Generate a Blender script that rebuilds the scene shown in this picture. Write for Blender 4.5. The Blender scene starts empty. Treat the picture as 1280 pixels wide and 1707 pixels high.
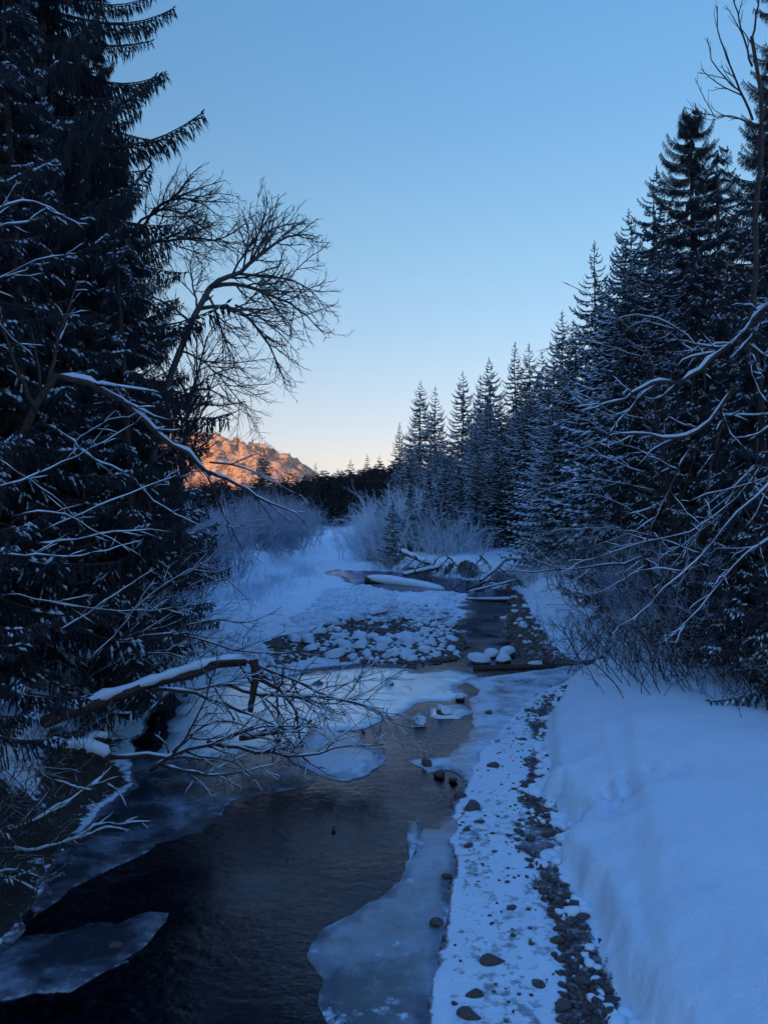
import bpy, math, random
import numpy as np
from mathutils import Vector, Matrix, Euler
from mathutils.geometry import delaunay_2d_cdt
random.seed(7); RNG = np.random.default_rng(7)
R_ = math.radians
S = bpy.context.scene
COL = S.collection

# ---------------------------------------------------------------- camera, sky, sun, exposure
CAM_H = 4.0; F = 1280.0; CX = 640.0; CY = 853.0
cam = bpy.data.cameras.new('camera'); camo = bpy.data.objects.new('camera', cam); COL.objects.link(camo)
camo.location = (0, 0, CAM_H); camo.rotation_euler = (R_(90), 0, 0)
cam.sensor_fit = 'VERTICAL'; cam.sensor_height = 36; cam.sensor_width = 27; cam.lens = 36*F/1707
cam.clip_start = 0.1; cam.clip_end = 12000
S.camera = camo
SUN_EL = R_(5.0); SUN_AZ = R_(-152)          # azimuth from +Y, clockwise positive; the sun stands behind and to the left
sun_dir = Vector((math.sin(SUN_AZ)*math.cos(SUN_EL), math.cos(SUN_AZ)*math.cos(SUN_EL), math.sin(SUN_EL)))
w = bpy.data.worlds.new('World'); S.world = w; w.use_nodes = True
nt = w.node_tree; nt.nodes.clear()
out = nt.nodes.new('ShaderNodeOutputWorld'); bg = nt.nodes.new('ShaderNodeBackground')
sky = nt.nodes.new('ShaderNodeTexSky'); sky.sky_type = 'NISHITA'; sky.sun_disc = False
sky.sun_elevation = SUN_EL; sky.sun_rotation = SUN_AZ; sky.altitude = 900; sky.air_density = 1.0; sky.dust_density = 0.6; sky.ozone_density = 2.2
geo = nt.nodes.new('ShaderNodeTexCoord'); sep = nt.nodes.new('ShaderNodeSeparateXYZ')
nt.links.new(geo.outputs['Generated'], sep.inputs[0])
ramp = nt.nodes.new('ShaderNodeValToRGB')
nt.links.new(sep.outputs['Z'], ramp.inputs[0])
SKYR = [(0.0, (0.58, 0.57, 1.1)), (0.065, (0.72, 0.53, 0.61)), (0.12, (0.7, 0.55, 0.57)), (0.194, (0.68, 0.6, 0.58)), (0.334, (0.61, 0.69, 0.66)), (0.454, (0.53, 0.72, 0.76)), (0.55, (0.5, 0.77, 0.84)), (1.0, (0.56, 1.2, 2.1))]  # last stop is the unseen zenith, boosted to brighten and blue the snow
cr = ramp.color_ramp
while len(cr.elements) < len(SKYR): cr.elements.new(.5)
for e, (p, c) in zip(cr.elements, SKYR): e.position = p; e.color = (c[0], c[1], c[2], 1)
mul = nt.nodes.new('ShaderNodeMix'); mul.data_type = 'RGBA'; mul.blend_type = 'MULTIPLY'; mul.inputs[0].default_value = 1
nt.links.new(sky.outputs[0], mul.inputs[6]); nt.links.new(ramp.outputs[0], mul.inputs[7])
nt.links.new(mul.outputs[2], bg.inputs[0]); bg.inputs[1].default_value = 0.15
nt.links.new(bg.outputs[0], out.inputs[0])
sl = bpy.data.lights.new('sun', 'SUN'); sl.energy = 3.6; sl.color = (1.0, .45, .14); sl.angle = R_(.5)
so = bpy.data.objects.new('sun', sl); COL.objects.link(so); so.rotation_euler = (-sun_dir).to_track_quat('-Z', 'Y').to_euler()
S.view_settings.view_transform = 'Standard'; S.view_settings.look = 'None'
S.view_settings.exposure = 1.68; S.view_settings.gamma = 1.0; S.view_settings.use_curve_mapping = False
S.cycles.use_denoising = True; S.cycles.max_bounces = 5; S.cycles.transparent_max_bounces = 10
S.cycles.diffuse_bounces = 3; S.cycles.glossy_bounces = 3

# ---------------------------------------------------------------- helpers
def P(px, py, z=0.0):
    """point of the plane z seen at a pixel of the photograph"""
    Y = F*(CAM_H-z)/(py-CY); return ((px-CX)/F*Y, Y)
def D3(px, py, Y): return np.array(((px-CX)/F*Y, Y, CAM_H-(py-CY)/F*Y))
def sm(t): t = np.clip(t, 0, 1); return t*t*(3-2*t)
def lattice(ix, iy, s):
    h = (ix.astype(np.int64)*374761393 + iy.astype(np.int64)*668265263 + s*974711) & 0x7fffffff
    h = ((h ^ (h >> 13))*1274126177) & 0x7fffffff
    return ((h ^ (h >> 16)) & 0xffff)/65535.0
def vnoise(x, y, s=0):
    x = np.asarray(x, float); y = np.asarray(y, float)
    ix = np.floor(x); iy = np.floor(y); fx = sm(x-ix); fy = sm(y-iy); ix = ix.astype(int); iy = iy.astype(int)
    a = lattice(ix, iy, s); b = lattice(ix+1, iy, s); c = lattice(ix, iy+1, s); d = lattice(ix+1, iy+1, s)
    return (a*(1-fx)+b*fx)*(1-fy)+(c*(1-fx)+d*fx)*fy
def fbm(x, y, o=4, s=0):
    r = 0; a = .5; t = 0
    for k in range(o):
        r = r+a*vnoise(x*2**k+k*17.3, y*2**k-k*9.1, s+k); t += a; a *= .5
    return r/t-.5
def sdf(x, y, poly):
    """signed distance to a closed polygon, positive inside"""
    p = np.asarray(poly, float); q = np.roll(p, -1, 0)
    d = np.full(x.shape, 1e18); ins = np.zeros(x.shape, bool)
    for (ax, ay), (bx, by) in zip(p, q):
        ex, ey = bx-ax, by-ay; wx, wy = x-ax, y-ay
        t = np.clip((wx*ex+wy*ey)/(ex*ex+ey*ey+1e-12), 0, 1)
        d = np.minimum(d, (wx-ex*t)**2+(wy-ey*t)**2)
        c = ((ay > y) != (by > y))
        if abs(by-ay) > 1e-12: ins ^= c & (x < (bx-ax)*(y-ay)/(by-ay)+ax)
    d = np.sqrt(d); return np.where(ins, d, -d)

class Geo:
    """collects vertices and faces (numpy) and links them as one mesh object"""
    def __init__(s): s.v = []; s.f = []; s.m = []; s.n = 0
    def add(s, v, f, mat=0):
        v = np.asarray(v, float).reshape(-1, 3); f = np.asarray(f, int)
        s.v.append(v); s.f.append(f+s.n); s.m.append(np.full(len(f), mat)); s.n += len(v)
    def mesh(s, name, mats, smooth=False):
        me = bpy.data.meshes.new(name)
        V = np.concatenate(s.v) if s.v else np.zeros((0, 3))
        tot = [f.ravel() for f in s.f]; cnt = [np.full(len(f), f.shape[1]) for f in s.f]
        L = np.concatenate(tot); C_ = np.concatenate(cnt); M = np.concatenate(s.m)
        me.vertices.add(len(V)); me.vertices.foreach_set('co', V.astype(np.float32).ravel())
        me.loops.add(len(L)); me.loops.foreach_set('vertex_index', L.astype(np.int32))
        me.polygons.add(len(C_)); me.polygons.foreach_set('loop_start', np.concatenate(([0], np.cumsum(C_)[:-1])).astype(np.int32))
        me.polygons.foreach_set('loop_total', C_.astype(np.int32))
        for m in (mats if isinstance(mats, (list, tuple)) else [mats]): me.materials.append(m)
        me.polygons.foreach_set('material_index', M.astype(np.int32))
        if smooth: me.polygons.foreach_set('use_smooth', np.ones(len(C_), bool))
        me.update(calc_edges=True); me.validate(); return me
def link(name, me, parent=None, **k):
    o = bpy.data.objects.new(name, me); COL.objects.link(o)
    if parent: o.parent = parent
    return tag(o, **k)
def tag(o, label=None, cat=None, group=None, kind=None):
    if label: o['label'] = label
    if cat: o['category'] = cat
    if group: o['group'] = group
    if kind: o['kind'] = kind
    return o
def clone(proto, loc, rz=0, sc=1, label=None, group=None, tilt=(0, 0)):
    def cp(o, par):
        c = o.copy(); COL.objects.link(c); c.parent = par
        for ch in o.children: cp(ch, c)
        return c
    c = cp(proto, None); c.location = loc; c.rotation_euler = (tilt[0], tilt[1], rz)
    c.scale = (sc, sc, sc) if not isinstance(sc, tuple) else sc
    if label: c['label'] = label
    if group: c['group'] = group
    return c
def discard(proto):
    for o in list(proto.children): discard(o)
    bpy.data.objects.remove(proto)

class Wood:
    """tapered tubes along polylines, batched by point count; horizontal stretches can carry a ridge of snow"""
    def __init__(s): s.p = {}
    def add(s, pts, r, mat=0, k=3):
        s.p.setdefault((len(pts), k), []).append((np.asarray(pts, float), np.asarray(r, float), mat))
    def snow(s, pts, r, amt=1.0, mat=1, k=3):
        pts = np.asarray(pts, float); r = np.asarray(r, float)
        t = np.gradient(pts, axis=0); h = np.hypot(t[:, 0], t[:, 1])/(np.linalg.norm(t, axis=1)+1e-9)
        a = np.clip((h-.25)*2, 0, 1)*RNG.uniform(.45, 1.25, len(r)); a[0] = a[-1] = .02
        rr = (r*.8+.004)*a*amt
        q = pts.copy(); q[:, 2] += r*.35+rr*.75
        s.add(q, rr, mat, k)
    def into(s, g):
        for (n, k), L in s.p.items():
            PT = np.stack([a for a, _, _ in L]); RR = np.stack([b for _, b, _ in L]); MT = np.array([c for _, _, c in L])
            T = np.gradient(PT, axis=1); T /= np.linalg.norm(T, axis=2, keepdims=True)+1e-9
            up = np.zeros_like(T); up[..., 0] = .31; up[..., 1] = .9; up[..., 2] = .3
            A = np.cross(T, up); A /= np.linalg.norm(A, axis=2, keepdims=True)+1e-9
            B = np.cross(T, A)
            ang = np.arange(k)/k*2*math.pi
            ring = A[:, :, None, :]*np.cos(ang)[None, None, :, None]+B[:, :, None, :]*np.sin(ang)[None, None, :, None]
            V = PT[:, :, None, :]+ring*RR[:, :, None, None]
            base = (np.arange(len(L))*n*k)[:, None, None]; i = np.arange(n-1)[None, :, None]*k; j = np.arange(k)[None, None, :]; j2 = (j+1) % k
            Fc = np.stack([base+i+j, base+i+j2, base+i+k+j2, base+i+k+j], -1).reshape(len(L), -1, 4)
            V = V.reshape(-1, 3)
            for m in np.unique(MT):
                g.f.append(Fc[MT == m].reshape(-1, 4)+g.n); g.m.append(np.full(len(g.f[-1]), m))
            g.v.append(V); g.n += len(V)
            if k >= 5:
                cap = np.stack([base[:, 0, 0]*1, ], 1)
                fc = (base[:, 0]+np.arange(k)[None, :])[:, ::-1]; fe = base[:, 0]+(n-1)*k+np.arange(k)[None, :]
                for m in np.unique(MT):
                    s_ = MT == m; ff = np.concatenate([fc[s_], fe[s_]])
                    g.f.append(ff+g.n-len(V)); g.m.append(np.full(len(ff), m))
    def mesh(s, name, mats, smooth=True):
        g = Geo(); s.into(g); return g.mesh(name, mats, smooth)
def unit(v): return v/(np.linalg.norm(v)+1e-9)
def resample(pts, n):
    pts = np.asarray(pts, float)
    d = np.concatenate(([0], np.cumsum(np.linalg.norm(np.diff(pts, axis=0), axis=1)))); t = np.linspace(0, d[-1], n)
    lin = np.stack([np.interp(t, d, pts[:, i]) for i in range(3)], 1)
    for _ in range(2): lin[1:-1] = lin[1:-1]*.5+(lin[:-2]+lin[2:])*.25
    return lin
def grow(W, pts, r, lvl, dens, lenf, ang=(25, 60), wig=.18, lift=.03, snow=0, tmin=.15, minlen=.08, kk=(3, 3, 4, 5), keep=None, rmin=.0035):
    """a limb along pts and, level by level, the twigs that leave it"""
    pts = np.asarray(pts, float); r = np.asarray(r, float)
    W.add(pts, r, 0, kk[min(lvl, 3)])
    if snow and (lvl > 0 or RNG.random() < .5): W.snow(pts, r, snow)
    if lvl == 0: return
    seg = np.diff(pts, axis=0); sl_ = np.linalg.norm(seg, axis=1); L = sl_.sum()
    cum = np.concatenate(([0], np.cumsum(sl_)))/L
    n = max(2, int(L*dens[lvl]+RNG.random()))
    ts = tmin+(1-tmin)*(np.arange(n)+RNG.random(n))/n
    for t in ts:
        i = min(len(seg)-1, max(0, int(np.searchsorted(cum, t))-1)); f = (t-cum[i])/(cum[i+1]-cum[i]+1e-9)
        p = pts[i]+seg[i]*f; rr = r[i]*(1-f)+r[i+1]*f
        tg = unit(seg[i]); pr = unit(np.cross(tg, RNG.normal(size=3)))
        a = R_(RNG.uniform(*ang)); d = unit(tg*math.cos(a)+pr*math.sin(a))
        cl = L*lenf*(1.05-.65*t)*RNG.uniform(.5, 1.2)
        if cl < minlen: continue
        m = 4 if lvl == 1 else 6
        q = [p]; 
        for s_ in range(m-1):
            d = unit(d+RNG.normal(size=3)*wig+np.array((0, 0, lift))); q.append(q[-1]+d*cl/(m-1))
        r0 = max(min(rr*.7, rr*.35+.004+cl*.004), rmin); q = np.array(q)
        if keep is not None and not keep(q[-1]): continue
        grow(W, q, np.linspace(r0, r0*.45, m), lvl-1, dens, lenf, ang, wig, lift, snow, .12, minlen, kk, keep, rmin)

# ---------------------------------------------------------------- materials
def mat(name, rough=.8, spec=.3):
    m = bpy.data.materials.new(name); m.use_nodes = True; n = m.node_tree
    b = n.nodes['Principled BSDF']; b.inputs['Roughness'].default_value = rough; b.inputs['Specular IOR Level'].default_value = spec
    return m, n, b
def N(n, t, **k):
    x = n.nodes.new(t)
    for a, v in k.items(): setattr(x, a, v)
    return x
def noise(n, scale, detail=4, rough=.55, coord=None, dist=0):
    x = N(n, 'ShaderNodeTexNoise'); x.inputs['Scale'].default_value = scale; x.inputs['Detail'].default_value = detail
    x.inputs['Roughness'].default_value = rough; x.inputs['Distortion'].default_value = dist
    if coord is not None: n.links.new(coord, x.inputs['Vector'])
    return x.outputs[0]
def rampn(n, fac, stops):
    x = N(n, 'ShaderNodeValToRGB'); n.links.new(fac, x.inputs[0]); e = x.color_ramp.elements
    while len(e) < len(stops): e.new(.5)
    for q, (p, c) in zip(e, stops): q.position = p; q.color = (*c, 1) if isinstance(c, tuple) else (c, c, c, 1)
    return x.outputs[0]
def mixc(n, fac, a, b):
    x = N(n, 'ShaderNodeMix', data_type='RGBA')
    for s_, v in ((0, fac), (6, a), (7, b)):
        if isinstance(v, (tuple, float, int)): x.inputs[s_].default_value = (*v, 1) if isinstance(v, tuple) else v
        else: n.links.new(v, x.inputs[s_])
    return x.outputs[2]
def math_(n, op, a, b=0.0, clamp=False):
    x = N(n, 'ShaderNodeMath', operation=op, use_clamp=clamp)
    for s_, v in ((0, a), (1, b)):
        if isinstance(v, (float, int)): x.inputs[s_].default_value = v
        else: n.links.new(v, x.inputs[s_])
    return x.outputs[0]
def bump(n, b, h, dist, strength=1.0):
    x = N(n, 'ShaderNodeBump'); x.inputs['Strength'].default_value = strength; x.inputs['Distance'].default_value = dist
    n.links.new(h, x.inputs['Height']); n.links.new(x.outputs[0], b.inputs['Normal'])
def objc(n): return N(n, 'ShaderNodeTexCoord').outputs['Object']
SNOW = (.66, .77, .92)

def make_simple(name, c1, c2, scale, rough=.85, bmp=0, spec=.25):
    m, n, b = mat(name, rough, spec); co = objc(n); f = noise(n, scale, 5, .6, co)
    n.links.new(rampn(n, f, [(.3, c1), (.7, c2)]), b.inputs['Base Color'])
    if bmp: bump(n, b, f, bmp)
    return m
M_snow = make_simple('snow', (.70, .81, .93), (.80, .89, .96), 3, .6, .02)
M_bark = make_simple('bark', (.040, .026, .024), (.12, .078, .066), 22, .9, .01)
M_barkp = make_simple('pale_bark', (.075, .062, .062), (.20, .17, .165), 26, .9, .008)
M_twig = make_simple('twig', (.030, .023, .024), (.07, .052, .050), 9, .9)
M_needle = make_simple('needles', (.036, .037, .043), (.085, .088, .098), 1.4, .8, 0, .15)
M_needlef = make_simple('far_needles', (.034, .033, .034), (.070, .068, .070), .6, .85, 0, .1)
M_frost = make_simple('frosted_twig', (.54, .63, .77), (.80, .88, .95), 2.5, .8)
M_frostd = make_simple('half_frosted_twig', (.17, .18, .23), (.56, .63, .76), 2.0, .85)
M_rock = make_simple('stone', (.05, .034, .032), (.20, .14, .12), 7, .7, .01, .4)
M_rockw = make_simple('wet_stone', (.030, .022, .022), (.14, .098, .090), 9, .45, .01, .5)
M_root = make_simple('roots', (.03, .022, .02), (.085, .06, .05), 12, .95, .02)

def ground_material():
    m, n, b = mat('snowy_ground', .65, .25)
    co = N(n, 'ShaderNodeTexCoord').outputs['Object']
    at = N(n, 'ShaderNodeAttribute', attribute_name='bare'); ea = N(n, 'ShaderNodeAttribute', attribute_name='earth')
    n1 = noise(n, 1.3, 5, .6, co); n2 = noise(n, 9, 6, .65, co); n3 = noise(n, 26, 3, .6, co); n4 = noise(n, 140, 2, .6, co)
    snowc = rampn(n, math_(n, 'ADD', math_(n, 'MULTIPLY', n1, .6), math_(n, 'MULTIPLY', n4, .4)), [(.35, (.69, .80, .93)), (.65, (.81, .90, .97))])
    vor = N(n, 'ShaderNodeTexVoronoi', feature='F1'); vor.inputs['Scale'].default_value = 11; n.links.new(co, vor.inputs['Vector'])
    peb = mixc(n, rampn(n, vor.outputs['Color'], [(.1, 0.), (.9, 1.)]), (.035, .022, .022), (.15, .095, .085))
    peb = mixc(n, rampn(n, n2, [(.48, 0.), (.66, 1.)]), peb, (.34, .38, .46))
    earth = rampn(n, n2, [(.3, (.018, .013, .012)), (.7, (.06, .042, .034))])
    k = math_(n, 'ADD', at.outputs['Fac'], math_(n, 'MULTIPLY', math_(n, 'SUBTRACT', n2, .5), 1.5))
    kb = rampn(n, k, [(.38, 0.), (.62, 1.)])
    e = math_(n, 'ADD', ea.outputs['Fac'], math_(n, 'MULTIPLY', math_(n, 'SUBTRACT', n2, .5), 1.2))
    ke = rampn(n, e, [(.42, 0.), (.56, 1.)])
    c = mixc(n, kb, snowc, peb); c = mixc(n, ke, c, earth)
    n.links.new(c, b.inputs['Base Color'])
    h = math_(n, 'ADD', math_(n, 'MULTIPLY', n2, .5), math_(n, 'MULTIPLY', math_(n, 'MULTIPLY', vor.outputs['Distance'], kb), -1.2))
    h = math_(n, 'ADD', h, math_(n, 'ADD', math_(n, 'ADD', math_(n, 'MULTIPLY', n3, .28), math_(n, 'MULTIPLY', n1, 1.6)), math_(n, 'MULTIPLY', n4, .10)))
    bump(n, b, h, .035)
    return m
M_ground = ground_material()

def water_material():
    m = bpy.data.materials.new('water'); m.use_nodes = True; n = m.node_tree; n.nodes.clear()
    o = N(n, 'ShaderNodeOutputMaterial'); tr = N(n, 'ShaderNodeBsdfTransparent'); gl = N(n, 'ShaderNodeBsdfGlossy'); mx = N(n, 'ShaderNodeMixShader')
    tr.inputs[0].default_value = (.14, .15, .23, 1); gl.inputs['Roughness'].default_value = .05; gl.inputs[0].default_value = (.85, .80, .95, 1)
    co = objc(n); mp = N(n, 'ShaderNodeMapping'); mp.inputs['Scale'].default_value = (1, 1.5, 1); n.links.new(co, mp.inputs[0])
    h = math_(n, 'ADD', noise(n, 5, 4, .6, mp.outputs[0], .6), math_(n, 'MULTIPLY', noise(n, 17, 3, .6, mp.outputs[0], .8), .3))
    area = rampn(n, noise(n, .55, 2, .5, co), [(.38, .15), (.62, 1.)])
    bp = N(n, 'ShaderNodeBump'); bp.inputs['Distance'].default_value = .02
    n.links.new(math_(n, 'MULTIPLY', h, area), bp.inputs['Height']); n.links.new(bp.outputs[0], gl.inputs['Normal'])
    fr = N(n, 'ShaderNodeFresnel'); fr.inputs[0].default_value = 1.33; n.links.new(bp.outputs[0], fr.inputs['Normal'])
    n.links.new(fr.outputs[0], mx.inputs[0]); n.links.new(tr.outputs[0], mx.inputs[1]); n.links.new(gl.outputs[0], mx.inputs[2]); n.links.new(mx.outputs[0], o.inputs[0])
    return m
M_water = water_material()

def ice_material(name, dark, light, scale, lo, hi, rough=(.16, .5), snowy=None, alpha=(.55, 1.0), seed=0.0):
    """frozen sheet: clear dark ice where thin, milky where thick, dusted with snow in patches"""
    m, n, b = mat(name, .3, .5); co = objc(n); mp = N(n, 'ShaderNodeMapping'); mp.inputs['Location'].default_value = (seed, seed*2, 0); n.links.new(co, mp.inputs[0]); co = mp.outputs[0]
    f = noise(n, scale, 6, .6, co, .4); f2 = noise(n, scale*6, 5, .65, co)
    k = rampn(n, math_(n, 'ADD', f, math_(n, 'MULTIPLY', math_(n, 'SUBTRACT', f2, .5), .25)), [(lo, 0.), (hi, 1.)])
    c = mixc(n, k, dark, light)
    r = N(n, 'ShaderNodeMapRange'); n.links.new(k, r.inputs[0]); r.inputs[3].default_value = rough[0]; r.inputs[4].default_value = rough[1]
    rr = r.outputs[0]
    if snowy is not None:
        ks = rampn(n, math_(n, 'ADD', noise(n, scale*1.7, 6, .65, co), math_(n, 'MULTIPLY', math_(n, 'SUBTRACT', f2, .5), .3)), [(snowy, 0.), (snowy+.07, 1.)])
        c = mixc(n, ks, c, (.64, .75, .92)); rr = math_(n, 'ADD', rr, math_(n, 'MULTIPLY', ks, .4), True)
        k = math_(n, 'MAXIMUM', k, ks)
    rim = N(n, 'ShaderNodeAttribute', attribute_name='rim').outputs['Fac']; kr = rampn(n, math_(n, 'MULTIPLY', math_(n, 'MULTIPLY', rim, f2), math_(n, 'ADD', f, .4)), [(.36, 0.), (.62, .75)])
    c = mixc(n, kr, c, (.60, .72, .88)); rr = math_(n, 'ADD', rr, math_(n, 'MULTIPLY', kr, .3), True); k = math_(n, 'MAXIMUM', k, kr)
    wv = N(n, 'ShaderNodeVectorMath', operation='ADD'); n.links.new(co, wv.inputs[0]); nz = N(n, 'ShaderNodeTexNoise'); nz.inputs['Scale'].default_value = 1.6; nz.inputs['Detail'].default_value = 5; n.links.new(co, nz.inputs['Vector']); n.links.new(nz.outputs['Color'], wv.inputs[1])
    vo = N(n, 'ShaderNodeTexVoronoi', feature='DISTANCE_TO_EDGE'); vo.inputs['Scale'].default_value = 1.1; n.links.new(wv.outputs[0], vo.inputs['Vector'])
    cr_ = rampn(n, vo.outputs['Distance'], [(.003, .22), (.012, 0.)]); c = mixc(n, cr_, c, (.55, .68, .84))
    n.links.new(c, b.inputs['Base Color']); n.links.new(rr, b.inputs['Roughness'])
    a = N(n, 'ShaderNodeMapRange'); n.links.new(k, a.inputs[0]); a.inputs[3].default_value = alpha[0]; a.inputs[4].default_value = alpha[1]
    n.links.new(a.outputs[0], b.inputs['Alpha'])
    bump(n, b, math_(n, 'ADD', f, math_(n, 'MULTIPLY', f2, .3)), .02)
    return m
HAZE = 0.00006
# ---------------------------------------------------------------- the lie of the land (plan polygons; x right, y upstream)
def PP(l, z=0.0): return [P(a, b, z) for a, b in l]
RIVER = [(-6.5, 2.0), (-6.2, 4.5)] + PP([(-60, 1660), (40, 1520), (90, 1430), (150, 1360), (225, 1305), (215, 1240), (255, 1180), (280, 1152),
    (400, 1138), (520, 1119), (600, 1110), (690, 1112), (755, 1098), (765, 1060), (770, 1020), (775, 990), (740, 986), (660, 986), (600, 972), (545, 957), (560, 950), (650, 954), (735, 962),
    (800, 972), (850, 992), (852, 1030), (850, 1070), (880, 1096), (935, 1108), (1000, 1103), (1010, 1112), (960, 1128), (900, 1155), (868, 1180), (825, 1225), (785, 1290), (772, 1340), (752, 1400),
    (765, 1440), (748, 1560), (736, 1640), (732, 1720)]) + [(.35, 4.5), (.2, 2.0)]
SHELF = PP([(1085, 1790), (1045, 1715), (1015, 1640), (988, 1570), (968, 1515), (940, 1470), (905, 1440), (925, 1425), (950, 1408), (938, 1370), (918, 1338), (888, 1330), (905, 1310), (912, 1280), (903, 1240), (912, 1200), (935, 1165), (955, 1138), (985, 1122), (1030, 1118)]) \
    + [(6.2, 17.5), (9, 15), (14, 9), (14, 2), (1.9, 2)]
STRIP = PP([(736, 1800), (736, 1640), (748, 1560), (765, 1440), (752, 1400), (772, 1340), (785, 1290), (825, 1225), (868, 1180), (900, 1155), (960, 1128), (1010, 1112), (1040, 1120), (1060, 1300), (1150, 1800)])
GRAVEL = PP([(925, 1800), (930, 1700), (918, 1600), (905, 1555), (898, 1500), (880, 1450), (862, 1410), (858, 1380), (876, 1345), (866, 1320), (872, 1280), (878, 1230), (880, 1190), (905, 1165), (930, 1150), (960, 1130), (1000, 1130), (1010, 1300), (1060, 1500), (1150, 1800)])
LB = [(-5.6, -60), (-4.4, 4), (-4.0, 6), (-3.75, 7.3), (-3.95, 8.9), (-4.05, 10.1), (-3.9, 11.2), (-4.55, 13), (-4.85, 15.3), (-5.3, 17.2), (-7.2, 19.5), (-8.5, 25), (-8, 34), (-6.6, 44), (-6.8, 60), (-8.4, 90), (-11.5, 130), (-17, 190), (-24, 260), (-60, 420), (-2500, 420), (-2500, -60)]
RB = [(11, -60), (9.5, 6), (6.6, 11.2), (5.9, 14), (5.9, 18), (6.6, 22), (7.0, 28), (7.4, 36), (6.6, 42), (4.6, 46.5), (2.6, 48.5), (.3, 52), (-.9, 58), (-1.2, 70), (-2.6, 92), (-5, 125), (-9, 180), (-15, 250), (-40, 400), (2500, 400), (2500, -60)]
BAR = PP([(470, 1112), (520, 1098), (600, 1106), (690, 1108), (770, 1098), (765, 1060), (770, 1010), (740, 992), (640, 980), (600, 990), (580, 1030), (540, 1060), (450, 1085)])

def height(x, y):
    wig = (fbm(x*.55, y*.55, 4, 51)*1.9*sm((y-21)/4)+fbm(x*2.2, y*2.2, 3, 52)*.5*sm((y-18)/3)+fbm(x*2.6, y*2.6, 3, 53)*.22)
    dR = sdf(x, y, RIVER)+wig; o = np.clip(-dR, 0, 99)
    dl = sdf(x, y, LB); dr = sdf(x, y, RB); ds = sdf(x, y, SHELF); dst = sdf(x, y, STRIP); db = sdf(x, y, BAR); dg = sdf(x, y, GRAVEL)
    w1 = fbm(x*.9, y*.9, 4, 1)*.5
    st = sm(dst/.25)
    z = .025+(.22*sm(o/4)+.18*fbm(x*.5, y*.5, 4, 3)*sm(o/1.5))*(1-st)+st*(.02+.03*fbm(x*3, y*3, 3, 4))
    z += .10*fbm(x*3.2, y*3.2, 4, 8)*sm(db/.6)+.16*fbm(x*1.9, y*1.3, 4, 9)*sm((y-18)/4)*sm(o/.5)*(1-sm((y-70)/20))
    z -= .03*sm(dg/.12)*st
    # banks
    z += 1.05*sm((dl+w1)/1.5)+.035*np.clip(dl-1.5, 0, 60)**.8+.4*fbm(x*.35, y*.35, 4, 11)*sm(dl/2)
    cutw = .7+2.0*(1-np.exp(-((y-46)/7.0)**2))
    z += 1.05*sm((dr+w1*.6)/cutw)+.05*np.clip(dr-2, 0, 80)**.9+.35*fbm(x*.4, y*.4, 4, 12)*sm(dr/2)
    # the deep snow shelf
    e = ds+.26*fbm(x*2.6, y*2.6, 4, 20)+.09*fbm(x*9, y*9, 2, 21)
    fade = 1-sm((dr+.2)/2.5)
    z += fade*(.34*sm(e/.26)+.26*sm(e/1.1)+.06*fbm(x*.55, y*.55, 3, 22)*sm(ds/.5))
    # slumped hollow behind the rim and old tracks across the shelf
    for (px, py, r, dep) in [(968, 1480, .16, .20), (985, 1520, .15, .24), (998, 1560, .13, .16), (940, 1385, .12, .16), (948, 1408, .1, .12)]:
        hx, hy = P(px, py, .5); z -= sm(ds/.15)*fade*dep*np.exp(-(((x-hx)/r)**2+((y-hy)/(r*1.7))**2))
    tr = 0
    rg = np.random.default_rng(5)
    for k in range(30):
        px = 915+rg.random()*250; py = 1310+rg.normal()*9+(px-915)*.0; hx, hy = P(px, py, .6)
        tr = tr+np.exp(-(((x-hx)/.07)**2+((y-hy)/.11)**2))*(.13 if px < 1080 else .05)
    z -= tr*sm(ds/.2)
    z += (fbm(x*.8, y*.5, 5, 33)*.9*sm((y-50)/20)+fbm(x*.25, y*.2, 3, 34)*.8*sm((y-55)/20))*sm(o/1.5)*(1-sm((y-240)/100))
    # water bed
    z = np.where(dR > 0, .025-.38*sm((dR+.05)/.9)+.05*fbm(x*2.5, y*2.5, 3, 30), z)
    far = sm((np.hypot(x, y)-500)/1500)
    z = z*(1-far)+2*far
    return z, dR, dl, dr, ds, dg, db, dst

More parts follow.
